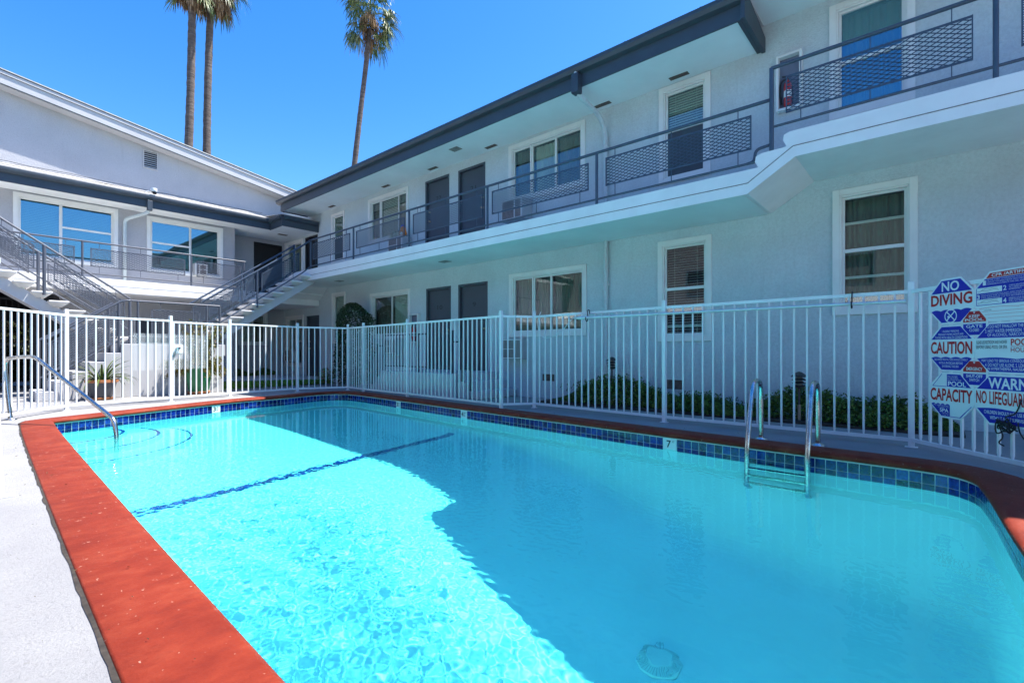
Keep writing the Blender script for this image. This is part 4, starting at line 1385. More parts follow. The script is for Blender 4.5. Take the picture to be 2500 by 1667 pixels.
T(white, 'THOSE WITH HEALTH CONDITIONS', 0.315, 0.640, 1.074, 1.096, 0.0)
T(red, 'CAUTION', 0.270, 0.682, 0.935, 1.048, 0.028)
T(white, 'REQUIRING MEDICAL CARE SHOULD CONSULT', 0.310, 0.640, 0.872, 0.893, 0.0)
T(white, 'WITH A PHYSICIAN BEFORE', 0.355, 0.595, 0.842, 0.863, 0.0)
T(white, 'ENTERING THE SPA', 0.390, 0.555, 0.812, 0.833, 0.0)
T(white, 'MAX. NUMBER', 0.445, 0.545, 0.728, 0.738, 0.0)
T(white, 'OF BATHERS', 0.445, 0.550, 0.712, 0.722, 0.0)
T(white, 'ALLOWED IN THIS', 0.445, 0.580, 0.695, 0.706, 0.0)
T(white, 'POOL', 0.450, 0.625, 0.645, 0.688, 0.02)
T(red, 'CAPACITY', 0.266, 0.685, 0.505, 0.620, 0.026)
T(white, 'MAX. NUMBER OF BATHERS', 0.300, 0.455, 0.458, 0.467, 0.0)
T(white, 'ALLOWED IN THIS', 0.345, 0.455, 0.444, 0.453, 0.0)
T(white, 'SPA', 0.365, 0.455, 0.402, 0.437, 0.02)
T(white, 'MAX TEMP', 0.390, 0.455, 0.388, 0.396, 0.0)
T(white, '(104° F)', 0.395, 0.455, 0.372, 0.382, 0.0)
for zc, t1, t2, t3, t4 in ((1.2015, 'KEEP', 'POOL', 'GATE', 'CLOSED'), (0.7715, 'EMERGENCY', None, 'SHUT-OFF', 'SWITCH')):
    uc = 0.700
    flat(red, [(uc - 0.103, zc + 0.010), (uc + 0.103, zc + 0.010), (uc + 0.103, zc + 0.032), (uc + 0.045, zc + 0.102), (uc - 0.045, zc + 0.102), (uc - 0.103, zc + 0.032)], L1_)
    flat(blue, [(uc - 0.045, zc - 0.102), (uc + 0.045, zc - 0.102), (uc + 0.103, zc - 0.040), (uc + 0.103, zc - 0.006), (uc - 0.103, zc - 0.006), (uc - 0.103, zc - 0.040)], L1_)
    flat(white, [(uc - 0.012, zc + 0.097), (uc, zc + 0.080), (uc + 0.012, zc + 0.097)], L2_)
    if t2:
        T(white, t1, uc - 0.048, uc + 0.048, zc + 0.046, zc + 0.072, 0.015)
        T(white, t2, uc - 0.085, uc + 0.085, zc + 0.016, zc + 0.040, 0.02)
    else:
        T(white, t1, uc - 0.072, uc + 0.072, zc + 0.022, zc + 0.050, 0.015)
    T(white, t3, uc - 0.074, uc + 0.074, zc - 0.040, zc - 0.013, 0.015)
    T(white, t4, uc - 0.044, uc + 0.044, zc - 0.072, zc - 0.048, 0.005)
# wide right hand column
a, b = cols[1]
flat(red, [(a + 0.10, 1.567), (b - 0.10, 1.567), (b - 0.135, 1.608), (a + 0.135, 1.608)], L1_)
T(white, 'CPR /ARTIFICIAL RESPIRATION', a + 0.15, a + 0.80, 1.575, 1.601, 0.015)
flat(blue, [(a + 0.016, 1.345), (b - 0.016, 1.345), (b - 0.016, 1.490), (b - 0.092, 1.563), (a + 0.092, 1.563), (a + 0.016, 1.490)], L1_)
for z0_ in (1.448, 1.350):
    flat(white, [(a + 0.022, z0_), (a + 0.235, z0_), (a + 0.235, z0_ + 0.045), (a + 0.022, z0_ + 0.045)], L1_ + 0.0006)
blk = MB()
for z0_ in (1.448, 1.350):     # line drawings of a reclining figure being helped
    for pts in (((0.03, 0.012), (0.07, 0.018), (0.12, 0.014), (0.16, 0.022), (0.19, 0.020), (0.21, 0.012)), ((0.06, 0.022), (0.10, 0.036), (0.13, 0.030), (0.16, 0.036), (0.20, 0.032))):
        for p, q_ in zip(pts, pts[1:]):
            flat(blk, [(a + p[0], z0_ + p[1]), (a + q_[0], z0_ + q_[1]), (a + q_[0], z0_ + q_[1] + 0.0025), (a + p[0], z0_ + p[1] + 0.0025)], L2_ + 0.0004)
for s_, u_, z_ in (('1', 0.075, 1.512), ('2', 0.245, 1.452), ('3', 0.022, 1.398), ('4', 0.245, 1.350)):
    T(white, s_, a + u_, a + u_ + 0.026, z_, z_ + 0.040, 0.02)
for u_, z_, s_ in ((0.105, 1.544, 'USE CPR, CHEST COMPRESSIONS, PLACE INTERLOCKED HANDS'), (0.105, 1.528, 'AGAINST THE BREASTBONE PRESS FIRMLY, 2 INCHES DEEP'), (0.105, 1.512, 'COMPRESSIONS A MINUTE THIS WILL KEEP BLOOD FLOWING'),
                   (0.290, 1.482, 'CHECK BREATHING'), (0.290, 1.467, 'TILT HEAD BACK'), (0.290, 1.452, 'IMMEDIATELY'), (0.060, 1.428, 'PINCH VICTIMS NOSTRILS SHUT, OPEN YOUR MOUTH'), (0.060, 1.414, 'WIDE, PLACE OVER VICTIMS MOUTH AND BLOW REPEAT'),
                   (0.060, 1.400, '2 FULL BREATHS FOR 1-1/2 TO 2 SECONDS EACH'), (0.290, 1.380, 'REMOVE YOUR MOUTH'), (0.290, 1.366, 'KEEP DOING CHEST'), (0.290, 1.352, 'CALL 911 FOR HELP')):
    T(white, s_, a + u_, a + u_ + 0.0088 * len(s_), z_, z_ + 0.0095, 0.0)
T(blk, 'LOCATION:', a + 0.085, a + 0.150, 1.298, 1.309, 0.0)
for z_ in (1.290, 1.265, 1.235):
    flat(red, [(a + 0.06 + (1.30 - z_) * 0.9, z_), (b - 0.1, z_), (b - 0.1, z_ + 0.002), (a + 0.06 + (1.30 - z_) * 0.9, z_ + 0.002)], L1_)
w_ = wave(a + 0.04, b - 0.04, 1.315, 0.010)
for p, q_ in zip(w_, w_[1:]):
    flat(red, [p, q_, (q_[0], q_[1] + 0.0025), (p[0], p[1] + 0.0025)], L1_)
band_top(a, b, 1.070, 1.184, 0.13)
band_bot(a, b, 0.790, 0.897, 0.13)
T(white, '2 DO NOT SWALLOW THE WATER, IT', a + 0.115, a + 0.52, 1.146, 1.176, 0.0)
T(white, '3. HOT WATER IMMERSION  WHILE UNDER', a + 0.095, a + 0.56, 1.112, 1.140, 0.0)
T(white, 'OF ALCOHOL, NARCOTICS, DRUGS', a + 0.115, a + 0.53, 1.078, 1.106, 0.0)
T(blk, 'PLEASE USE RESTROOM AND SHOWER', a + 0.018, a + 0.275, 1.020, 1.048, 0.0)
T(blk, 'BEFORE USING POOL OR SPA', a + 0.018, a + 0.275, 0.980, 1.008, 0.0)
T(red, 'POOL', a + 0.305, a + 0.46, 1.005, 1.058, 0.02)
flat(red, [(a + 0.305, 0.996), (a + 0.46, 0.996), (a + 0.46, 0.999), (a + 0.305, 0.999)], L1_)
T(red, 'HOURS', a + 0.305, a + 0.46, 0.952, 0.990, 0.0)
T(white, 'MAY LEAD TO SERIOUS CONSEQUENCES AND', a + 0.065, a + 0.52, 0.866, 0.892, 0.0)
T(white, '4. DO NOT USE ALONE. 5. LONG EXPOSURE', a + 0.095, a + 0.54, 0.832, 0.860, 0.0)
T(white, 'IN HYPERTHERMIA, NAUSEA, DIZZINESS', a + 0.115, a + 0.53, 0.799, 0.826, 0.0)
band_top(a, b, 0.642, 0.752, 0.13)
band_bot(a, b, 0.366, 0.478, 0.13)
T(white, 'WARNING', a + 0.12, a + 0.62, 0.650, 0.742, 0.025)
T(red, 'NO LIFEGUARD ON DUTY', a + 0.016, a + 0.74, 0.520, 0.628, 0.02)
T(white, 'CHILDREN SHOULD NOT USE POOL', a + 0.085, a + 0.46, 0.440, 0.468, 0.005)
T(white, 'WITHOUT ADULT SUPERVISION', a + 0.135, a + 0.44, 0.396, 0.424, 0.005)
blue.build('blue_panel', M['sign_blue'], board)
red.build('red_lettering', M['sign_red'], board)
white.build('white_lettering', M['sign_white'], board)
blk.build('black_lettering', M['black_ink'], board)

# ------------------------------------------------------------------ pool hardware
hr = thing('pool_handrail', 'bent stainless steel grab rail at the pool entry steps', 'handrail', (0.623, 9.897, 0))
mb = MB()
mb.tube(arc([(0.623, 9.897, 0.0), (0.575, 10.03, 0.70), (0.582, 10.02, 0.86), (0.70, 9.69, 0.885), (0.82, 9.36, 0.89), (1.395, 7.79, 0.12), (1.412, 7.746, -0.05), (1.413, 7.744, -0.60)], 0.10, 6), 0.0255, 14)
mb.build('rail_tube', M['steel'], hr, smooth=True, autosm=True)
mb = MB(); mb.lathe((0.623, 9.897, 0), [(0.07, 0.0), (0.068, 0.014), (0.03, 0.022), (0.03, 0.03)], 20); mb.build('escutcheon', M['steel'], hr, smooth=True)

ld = thing('pool_ladder', 'stainless steel pool ladder with three rungs at the deep end', 'ladder', (5.6, 1.22, 0))
for y in (1.49, 0.955):
    mb = MB()
    mb.tube(arc([(5.865, y, 0), (5.865, y, 0.50), (5.82, y, 0.64), (5.62, y, 0.655), (5.52, y, 0.55), (5.345, y, 0.0), (5.335, y, -0.80), (5.44, y, -0.88)], 0.13, 6), 0.0245, 14)
    rl = mb.build('rail_tube', M['steel'], ld, smooth=True, autosm=True)
    mb = MB(); mb.lathe((5.865, y, 0), [(0.065, 0.0), (0.063, 0.012), (0.03, 0.02), (0.03, 0.028)], 20); mb.build('escutcheon', M['steel'], rl, smooth=True)
for z in (-0.28, -0.49, -0.70):
    mb = MB(); mb.box(5.30, 5.375, 0.955, 1.49, z - 0.016, z + 0.010); mb.build('rung', M['steel'], ld, bevel=0.006)
for o in ld.children_recursive + hr.children_recursive:
    o.cycles.is_caustics_receiver = True

sk = thing('telescopic_pole', 'long pale aluminium pole with net hoop hung along the fence', 'pole', (6.4, 2.2, 1.47))
M['alu'] = paint('weathered_aluminium', (0.62, 0.68, 0.68), 0.4, 0.1, 6, metal=0.4)
mb = MB(); mb.tube([(6.425, 4.12, 1.478), (6.37, 2.2, 1.47), (6.300, 0.27, 1.46)], 0.017, 10); mb.build('pole_tube', M['alu'], sk, smooth=True, autosm=True)
mb = MB(); mb.tube([(6.428, 4.32, 1.483), (6.425, 4.22, 1.480), (6.424, 4.05, 1.478)], [0.013, 0.03, 0.024], 10); mb.build('pole_grip', M['alu'], sk, smooth=True)
hp = [(4.32, 1.486), (4.42, 1.42), (4.50, 1.33), (4.58, 1.26), (4.72, 1.20), (4.86, 1.175), (4.97, 1.23), (5.02, 1.33), (5.035, 1.43), (5.01, 1.53), (4.96, 1.61)]
mb = MB(); mb.tube([(6.43 + 0.012 * math.sin(i), y, z) for i, (y, z) in enumerate(hp)], 0.006, 8); mb.build('net_hoop', M['alu'], sk, smooth=True)
M['black'] = paint('black_rubber', (0.012, 0.012, 0.014), 0.6, 0.2, 10)
for nm, y, x in (('black hook holding the pole near its net hoop', 4.06, 6.447), ('black hook holding the pole near the sign end', 0.72, 6.36)):
    hk = MB()
    z = 1.575
    hk.tube(arc([(x + 0.03, y, z - 0.04), (x + 0.03, y, z + 0.02), (x - 0.025, y, z + 0.02), (x - 0.03, y, z - 0.16), (x - 0.075, y, z - 0.15), (x - 0.085, y, z - 0.09)], 0.025, 4), 0.007, 8)
    o = hk.build('pole_hook', M['black'], None, smooth=True); tag(o, nm, 'hook', 'hooks for the long pole')

# black cord bundled under the sign
random.seed(5)
cd = MB()
cc = S0 + SD * 0.99 + SN * 0.035 + Vector((0, 0, 0.36))
pts = [S0 + SD * 1.10 + SN * 0.02 + Vector((0, 0, 0.58)), S0 + SD * 1.06 + SN * 0.025 + Vector((0, 0, 0.47))]
for k in range(26):
    pts.append(cc + SD * (0.06 * math.sin(k * 1.7) + random.uniform(-0.03, 0.03)) + SN * random.uniform(-0.012, 0.012) + Vector((0, 0, 0.05 * math.cos(k * 2.3) + random.uniform(-0.03, 0.03))))
pts += [cc + SD * -0.02 + Vector((0, 0, -0.08)), cc + SD * -0.05 + Vector((0, 0, -0.14)), cc + SD * -0.01 + Vector((0, 0, -0.16))]
def smooth_path(p, n=5):
    o = []
    for i in range(len(p) - 1):
        a, b, c, d = p[max(i - 1, 0)], p[i], p[i + 1], p[min(i + 2, len(p) - 1)]
        for j in range(n):
            t = j / n
            o.append(0.5 * (2 * b + (c - a) * t + (2 * a - 5 * b + 4 * c - d) * t * t + (3 * b - a - 3 * c + d) * t ** 3))
    o.append(p[-1]); return o
cd.tube(smooth_path(pts), 0.0055, 6)
cd.tube(smooth_path([cc + SD * 0.10 + Vector((0, 0, 0.04)), cc + SD * 0.13 + SN * 0.02 + Vector((0, 0, -0.03)), cc + SD * 0.16 + Vector((0, 0, -0.09)), cc + SD * 0.18 + Vector((0, 0, -0.02))]), 0.0055, 6)
o = cd.build('black_cord', M['black'], None, smooth=True); tag(o, 'tangled black cord hanging from the lower edge of the safety sign', 'cord')

# ------------------------------------------------------------------ wall fittings
def ac_unit(label, u0, u1, z0, z1, depth, Mf=RM, grp='window air conditioners'):
    r_ = thing('air_conditioner', label, 'air conditioner', Mf((u0 + u1) / 2, 0, z0), grp)
    mb = MB(); mb.mbox(Mf, u0, u1, 0.002, depth, z0, z1); b_ = mb.build('casing', M['ac'], r_, bevel=0.012)
    mb = MB()
    um = u0 + (u1 - u0) * 0.36
    frame_bars(mb, Mf, u0 + 0.02, u1 - 0.02, z0 + 0.02, z1 - 0.02, 0.018, depth + 0.001, depth + 0.012)
    mb.mbox(Mf, um - 0.01, um + 0.01, depth + 0.001, depth + 0.010, z0 + 0.04, z1 - 0.04)
    mb.mbox(Mf, um + 0.012, u1 - 0.04, depth + 0.001, depth + 0.009, (z0 + z1) / 2 - 0.008, (z0 + z1) / 2 + 0.008)
    mb.build('front_frame', M['trim'], r_)
    mb = MB()
    n_ = 16
    for k in range(n_):
        z = z0 + 0.05 + (z1 - z0 - 0.10) * k / (n_ - 1)
        mb.mbox(Mf, u0 + 0.045, um - 0.015, depth + 0.0005, depth + 0.006, z - 0.004, z + 0.004)
    mb.build('grille', M['vent'], r_)
    mb = MB()
    for k in range(n_):
        z = z0 + 0.05 + (z1 - z0 - 0.10) * k / (n_ - 1)
        mb.mbox(Mf, um + 0.02, u1 - 0.045, depth + 0.0005, depth + 0.004, z - 0.006, z + 0.006)
    mb.build('louvre', M['vent'], r_)
    return r_
ac_unit('white wall air conditioner under the three pane ground floor window', 6.68, 7.28, 0.80, 1.245, 0.20)
ac_unit('white wall air conditioner below the ground floor window beside the shrub', 11.08, 11.70, 0.90, 1.33, 0.20)
ac_unit('air conditioner on the balcony below the window beside the downspout', 6.55, 7.15, 3.74, 4.19, 0.34)
ac_unit('air conditioner on the balcony with small pots on top', 10.66, 11.30, 3.58, 4.02, 0.32)
ac_unit('wall air conditioner near the ground floor corner window', 17.0, 17.7, 0.62, 1.05, 0.22)
ac_unit('air conditioner in the wide blue window nearest the corner', 5.00, 5.35, 3.30, 3.66, 0.22, LM)

def extinguisher_cabinet(label, box, red=True):
    a, b, c, d = box
    r_ = thing('extinguisher_cabinet', label, 'cabinet', RM((a + b) / 2, 0, c), 'fire extinguisher cabinets')
    mb = MB(); frame_bars(mb, RM, a, b, c, d, 0.035, 0.001, 0.10); mb.build('cabinet_frame', M['trim'], r_, bevel=0.005)
    mb = MB(); mb.mbox(RM, a + 0.035, b - 0.035, 0.001, 0.006, c + 0.035, d - 0.035); mb.build('back_panel', M['cab_back'], r_)
    uc = (a + b) / 2 + 0.02
    cc = RM(uc, 0.055, c + 0.06)
    mb = MB(); mb.lathe(cc, [(0.0, 0.0), (0.048, 0.005), (0.052, 0.03), (0.052, 0.28), (0.045, 0.33), (0.02, 0.36), (0.018, 0.40), (0.0, 0.40)], 16)
    ex = mb.build('extinguisher', M['ext_red'], r_, smooth=True)
    mb = MB(); mb.tube([cc + Vector((0, 0, 0.40)), cc + Vector((0, 0.03, 0.44)), cc + Vector((0, 0.07, 0.45))], 0.012, 8); mb.build('handle', M['black'], ex)
    mb = MB(); mb.tube(smooth_path([cc + Vector((0, 0.02, 0.41)), cc + Vector((0, 0.09, 0.36)), cc + Vector((0, 0.10, 0.2)), cc + Vector((0, 0.08, 0.05))]), 0.012, 8); mb.build('hose', M['black'], ex, smooth=True)
    mb = MB(); mb.lathe(cc, [(0.0528, 0.12), (0.0528, 0.22)], 16); mb.build('paper_band', M['trim'], ex, smooth=True)
    return r_
M['cab_back'] = paint('dim_cabinet_back', (0.15, 0.17, 0.23), 0.6, 0.08)
M['ext_red'] = paint('extinguisher_red', (0.50, 0.02, 0.025), 0.3, 0.05)
extinguisher_cabinet('white framed fire extinguisher cabinet on the upper balcony wall', fe_u)
extinguisher_cabinet('fire extinguisher cabinet beside door 10 on the ground floor', fe_l)

dc_ = thing('security_camera', 'white dome security camera on the low roof edge', 'camera', (3.82, 16.45, 5.30))
mb = MB(); mb.lathe((3.82, 16.45, 5.29), [(0.075, 0.19), (0.08, 0.15), (0.08, 0.10), (0.06, 0.08), (0.0, 0.08)], 18); mb.build('housing', M['trim'], dc_, smooth=True)
mb = MB(); mb.lathe((3.83, 16.42, 5.29), [(0.055, 0.085), (0.05, 0.05), (0.03, 0.025), (0.0, 0.018)], 18); mb.build('dome', M['dark'], dc_, smooth=True)
mb = MB(); mb.tube([(3.82, 16.45, 5.48), (3.75, 16.50, 5.42), (3.62, 16.50, 5.33)], 0.012, 6); mb.build('bracket_arm', M['trim'], dc_)

# small pots and an orange ornament on the balcony air conditioner
M['pot_cream'] = paint('cream_pot', (0.62, 0.60, 0.45), 0.6, 0.08, 8)
M['succulent'] = leaf_mat('succulent_leaf', [(0.0, (0.03, 0.05, 0.035)), (1.0, (0.09, 0.13, 0.06))])
random.seed(9)
for y, lab in ((11.24, 'small cream pot of spiky plant farthest from the orange ornament'), (11.05, 'small cream pot of spiky plant in the middle of its row'), (10.90, 'small cream pot of spiky plant touching the orange ornament')):
    p_ = thing('potted_plant', lab, 'potted plant', (7.95, y, 4.02), 'small pots on the balcony air conditioner')
    mb = MB(); mb.lathe((7.95, y, 4.021), [(0.0, 0.0), (0.05, 0.0), (0.065, 0.11), (0.068, 0.12), (0.055, 0.12), (0.05, 0.10), (0.0, 0.10)], 14); mb.build('pot', M['pot_cream'], p_, smooth=True, autosm=True)
    mb = MB()
    for k in range(26):
        q, e = random.uniform(0, 6.28), random.uniform(0.3, 1.4)
        d = Vector((math.cos(q) * math.cos(e), math.sin(q) * math.cos(e), math.sin(e)))
        s_ = d.cross(Vector((0, 0, 1))).normalized() * 0.008
        b0 = Vector((7.95, y, 4.125)); tip = b0 + d * random.uniform(0.06, 0.11)
        mb.add([b0 - s_, b0 + s_, tip], [(0, 1, 2)])
    mb.build('foliage', M['succulent'], p_)
on = thing('ornament', 'small orange ornament with blue cap beside the balcony pots', 'ornament', (7.95, 10.72, 4.02))
M['orange'] = paint('orange_plastic', (0.72, 0.22, 0.012), 0.45, 0.1, 10)
M['cap_blue'] = paint('blue_plastic', (0.01, 0.04, 0.45), 0.4, 0.1, 10)
mb = MB(); mb.lathe((7.95, 10.72, 4.021), [(0.0, 0.0), (0.09, 0.01), (0.105, 0.06), (0.09, 0.12), (0.07, 0.16), (0.075, 0.19), (0.055, 0.23), (0.0, 0.24)], 18); mb.build('body', M['orange'], on, smooth=True)
mb = MB(); mb.lathe((7.95, 10.72, 4.25), [(0.058, 0.0), (0.055, 0.03), (0.03, 0.055), (0.0, 0.06)], 16); mb.build('cap', M['cap_blue'], on, smooth=True)
mb = MB(); mb.lathe((7.87, 10.68, 4.06), [(0.0, -0.045), (0.035, -0.03), (0.045, 0.0), (0.035, 0.03), (0.0, 0.045)], 12); mb.build('patch', M['trim'], on, smooth=True)

# path lights in the planting bed
M['lamp_glass'] = paint('milky_lamp_glass', (0.55, 0.55, 0.50), 0.3, 0.05)
M['bronze'] = paint('weathered_bronze', (0.05, 0.05, 0.05), 0.5, 0.25, 14)
def path_light(label, x, y, ztop, gr='pagoda path lights in the planting bed'):
    r_ = thing('path_light', label, 'garden lamp', (x, y, 0), gr)
    mb = MB(); mb.tube([(x, y, 0.0), (x, y, ztop - 0.17)], 0.014, 8); mb.build('stake', M['bronze'], r_)
    mb = MB(); mb.tube([(x, y, 0.0), (x, y, ztop - 0.42)], 0.019, 8); mb.build('stake_sleeve', M['wood_tan'], r_)
    mb = MB(); mb.lathe((x, y, ztop), [(0.0, -0.19), (0.05, -0.17), (0.05, -0.155), (0.035, -0.15), (0.035, -0.02)], 16); mb.build('lens', M['lamp_glass'], r_, smooth=True)
    mb = MB()
    for z, r1 in ((-0.03, 0.10), (-0.075, 0.092), (-0.12, 0.085)):
        mb.lathe((x, y, ztop + z), [(0.036, 0.022), (r1, -0.008), (r1, -0.014), (0.036, 0.016)], 20)
    mb.lathe((x, y, ztop), [(0.0, 0.03), (0.03, 0.022), (0.098, -0.028), (0.036, -0.015)], 20)
    mb.lathe((x, y, ztop), [(0.0, -0.20), (0.055, -0.185), (0.075, -0.15), (0.036, -0.15)], 20)
    mb.build('lamp_shade', M['bronze'], r_, smooth=True, autosm=True)
M['wood_tan'] = paint('tan_plastic', (0.30, 0.22, 0.16), 0.7, 0.15, 10)
path_light('tiered black path light with tan stake against the downspout', 7.93, 4.50, 0.84)
path_light('tiered black path light behind the pool ladder', 7.62, 1.46, 0.66)

# ------------------------------------------------------------------ planting
M['hedge_leaf'] = leaf_mat('ivy_leaf', [(0.0, (0.022, 0.055, 0.012)), (0.5, (0.085, 0.165, 0.028)), (0.85, (0.15, 0.26, 0.045)), (1.0, (0.12, 0.12, 0.03))], 0.55)
M['soil'] = paint('dark_soil', (0.045, 0.035, 0.028), 1.0, 0.4, 14, bstr=0.8, bscale=30, bdist=0.02)
random.seed(31)
mb = MB()
def hz(y):
    return 0.245 + 0.10 * math.sin(y * 1.9) + 0.07 * math.sin(y * 4.7 + 1) + (0.22 * math.exp(-((y - 4.75) / 0.45) ** 2)) + (0.10 * math.exp(-((y - 1.7) / 0.4) ** 2))
for k in range(15000):
    y = random.uniform(-0.15, 5.75)
    taper = min(1, (5.8 - y) / 0.8, (y + 0.25) / 0.5)
    wd = (0.40 + 0.07 * math.sin(y * 3.1)) * (0.6 + 0.4 * taper)
    x = 8.12 - random.random() ** 0.8 * wd * 1.5
    t = (8.12 - x) / (wd * 1.5)
    h_ = hz(y) * taper * math.sqrt(max(0.05, 1 - t * t))
    z = h_ * (random.random() ** 0.35) * random.choice((1, 1, 1, 1.18))
    leaf(mb, (x, y, 0.02 + z), 0.062, up=0.9)
for k in range(150):     # sprigs that stand above the mass
    y = random.uniform(0.1, 5.5); x = random.uniform(7.6, 8.05); z = hz(y) * 0.8
    for q in range(9):
        leaf(mb, (x + random.uniform(-.03, .03) + q * 0.004, y + random.uniform(-.03, .03), z + 0.018 * q), 0.05, up=0.8)
o = mb.build('hedge', M['hedge_leaf'], None); tag(o, 'low leafy ivy hedge along the foot of the long grey wall', 'hedge')
mb = MB(); mb.box(7.42, XF - 0.004, -0.2, 5.8, 0.001, 0.03)
o = mb.build('planting_bed', M['soil'], None); tag(o, 'narrow soil strip between deck and wall', kind='structure')

M['shrub_leaf'] = leaf_mat('dark_glossy_leaf', [(0.0, (0.008, 0.020, 0.007)), (0.6, (0.028, 0.062, 0.018)), (0.92, (0.06, 0.11, 0.035)), (1.0, (0.11, 0.15, 0.07))], 0.32)
sh = thing('shrub', 'tall dark green rounded shrub beside the porch', 'shrub', (7.65, 12.66, 0))
random.seed(13)
mb = MB()
lob = [(random.uniform(0, 6.28), random.uniform(0.1, 2.1), random.uniform(0.08, 0.16)) for _ in range(30)]
for k in range(9000):
    z = 2.30 * random.random() ** 0.85
    q = random.uniform(0, 6.28)
    r_ = 0.50 * (math.sqrt(max(0.02, 1 - ((z - 1.75) / 0.57) ** 2)) if z > 1.75 else 1) * (0.8 + 0.2 * min(1, z / 0.6))
    r_ += sum(a * math.exp(-((math.atan2(math.sin(q - b), math.cos(q - b))) / 0.5) ** 2 - ((z - c) / 0.25) ** 2) for b, c, a in lob) * 0.7 - 0.05
    r_ *= random.random() ** 0.22
    leaf(mb, (7.65 + r_ * math.cos(q), 12.66 + r_ * math.sin(q), 0.05 + z), 0.062, up=0.5)
mb.build('foliage', M['shrub_leaf'], sh)
mb = MB()
for k in range(5):
    q = k * 1.26
    mb.tube([(7.65 + 0.08 * math.cos(q), 12.66 + 0.08 * math.sin(q), 0), (7.65 + 0.15 * math.cos(q), 12.66 + 0.15 * math.sin(q), 0.7), (7.65 + 0.28 * math.cos(q), 12.66 + 0.28 * math.sin(q), 1.6)], [0.03, 0.022, 0.01], 7)
M['bark'] = paint('grey_bark', (0.10, 0.08, 0.065), 0.9, 0.3, 10, bstr=0.5, bscale=20)
mb.build('stem', M['bark'], sh)
rf = thing('flowering_plant', 'low plant with red flowers at the foot of the tall shrub', 'plant', (7.35, 13.6, 0))
mb = MB(); fm = MB()
for k in range(600):
    q, e = random.uniform(0, 6.28), random.uniform(0, 1.5); r_ = 0.30 * random.random() ** 0.4
    p = (7.35 + r_ * math.cos(q) * math.cos(e), 13.6 + r_ * math.sin(q) * math.cos(e), 0.05 + 1.5 * r_ * math.sin(e))
    leaf(mb if k % 12 else fm, p, 0.055 if k % 12 else 0.07)
mb.build('foliage', M['hedge_leaf'], rf)
M['flower'] = paint('red_petal', (0.45, 0.04, 0.02), 0.6, 0.2, 20); fm.build('flower', M['flower'], rf)

# raised walk and planting strips at the corner
mb = MB(); mb.box(4.5, XF - 0.003, 15.35, YB - 0.003, 0.0, 0.15)
o = mb.build('walkway', M['porch'], None, bevel=0.01); tag(o, 'raised grey concrete walkway at the corner', kind='structure')
M['lawn_leaf'] = leaf_mat('clover_leaf', [(0.0, (0.04, 0.12, 0.012)), (0.6, (0.10, 0.26, 0.026)), (1.0, (0.18, 0.36, 0.05))], 0.5)
random.seed(17)
mb = MB()
for k in range(9000):
    s_ = random.random(); t = random.random()
    x = 4.55 + 3.2 * s_; y = 13.35 + 0.55 * s_ + t * (1.75 - 1.2 * s_ ** 2)
    leaf(mb, (x, y, 0.02 + 0.13 * random.random() * (1 - 0.3 * s_)), 0.06, up=1.6)
o = mb.build('clover_patch', M['lawn_leaf'], None); tag(o, 'bright green clover patch behind the far fence', 'ground cover', kind='stuff')
mb = MB()
for k in range(2600):
    x = random.uniform(6.1, 7.7); y = random.uniform(17.75, 18.1)
    leaf(mb, (x, y, 0.16 + 0.24 * random.random() * (0.6 + 0.4 * math.sin(x * 7))), 0.07, up=0.8)
o = mb.build('ground_cover', M['hedge_leaf'], None); tag(o, 'dark leafy strip under the recessed ground floor window', 'ground cover', kind='stuff')

# potted plants in front of the landing wall
M['pot_slate'] = paint('slate_glazed_pot', (0.055, 0.06, 0.075), 0.35, 0.15, 8)
M['terracotta'] = paint('terracotta', (0.42, 0.16, 0.06), 0.8, 0.12, 10)
M['pot_green'] = paint('green_glazed_pot', (0.025, 0.20, 0.075), 0.25, 0.25, 5)
bp_ = thing('plant_pot', 'slate blue tapered pot with terracotta rim before the landing wall', 'pot', (2.09, 12.75, 0))
c = (2.09, 12.75, 0)
mb = MB()
mb.lathe(c, [(0.0, 0.045), (0.165, 0.045), (0.17, 0.06), (0.245, 0.36), (0.22, 0.36), (0.20, 0.30), (0.0, 0.30)], 28); mb.build('pot_body', M['pot_slate'], bp_, smooth=True, autosm=True)
mb = MB(); mb.lathe(c, [(0.245, 0.345), (0.268, 0.35), (0.272, 0.395), (0.25, 0.40), (0.225, 0.395), (0.222, 0.345)], 28); mb.build('rim', M['terracotta'], bp_, smooth=True, autosm=True)
mb = MB(); mb.lathe(c, [(0.0, 0.002), (0.175, 0.002), (0.205, 0.045), (0.195, 0.05), (0.17, 0.02), (0.0, 0.02)], 28); mb.build('saucer', M['terracotta'], bp_, smooth=True, autosm=True)
mb = MB(); mb.lathe(c, [(0.215, 0.345), (0.0, 0.36)], 20); mb.build('soil', M['soil'], bp_)
M['strap'] = leaf_mat('strap_leaf', [(0.0, (0.025, 0.055, 0.010)), (0.55, (0.055, 0.10, 0.018)), (1.0, (0.14, 0.17, 0.04))], 0.4)
ap = thing('potted_plant', 'strap leaved green plant growing in the slate blue pot', 'plant', (2.09, 12.75, 0.36))
random.seed(8)
mb = MB()
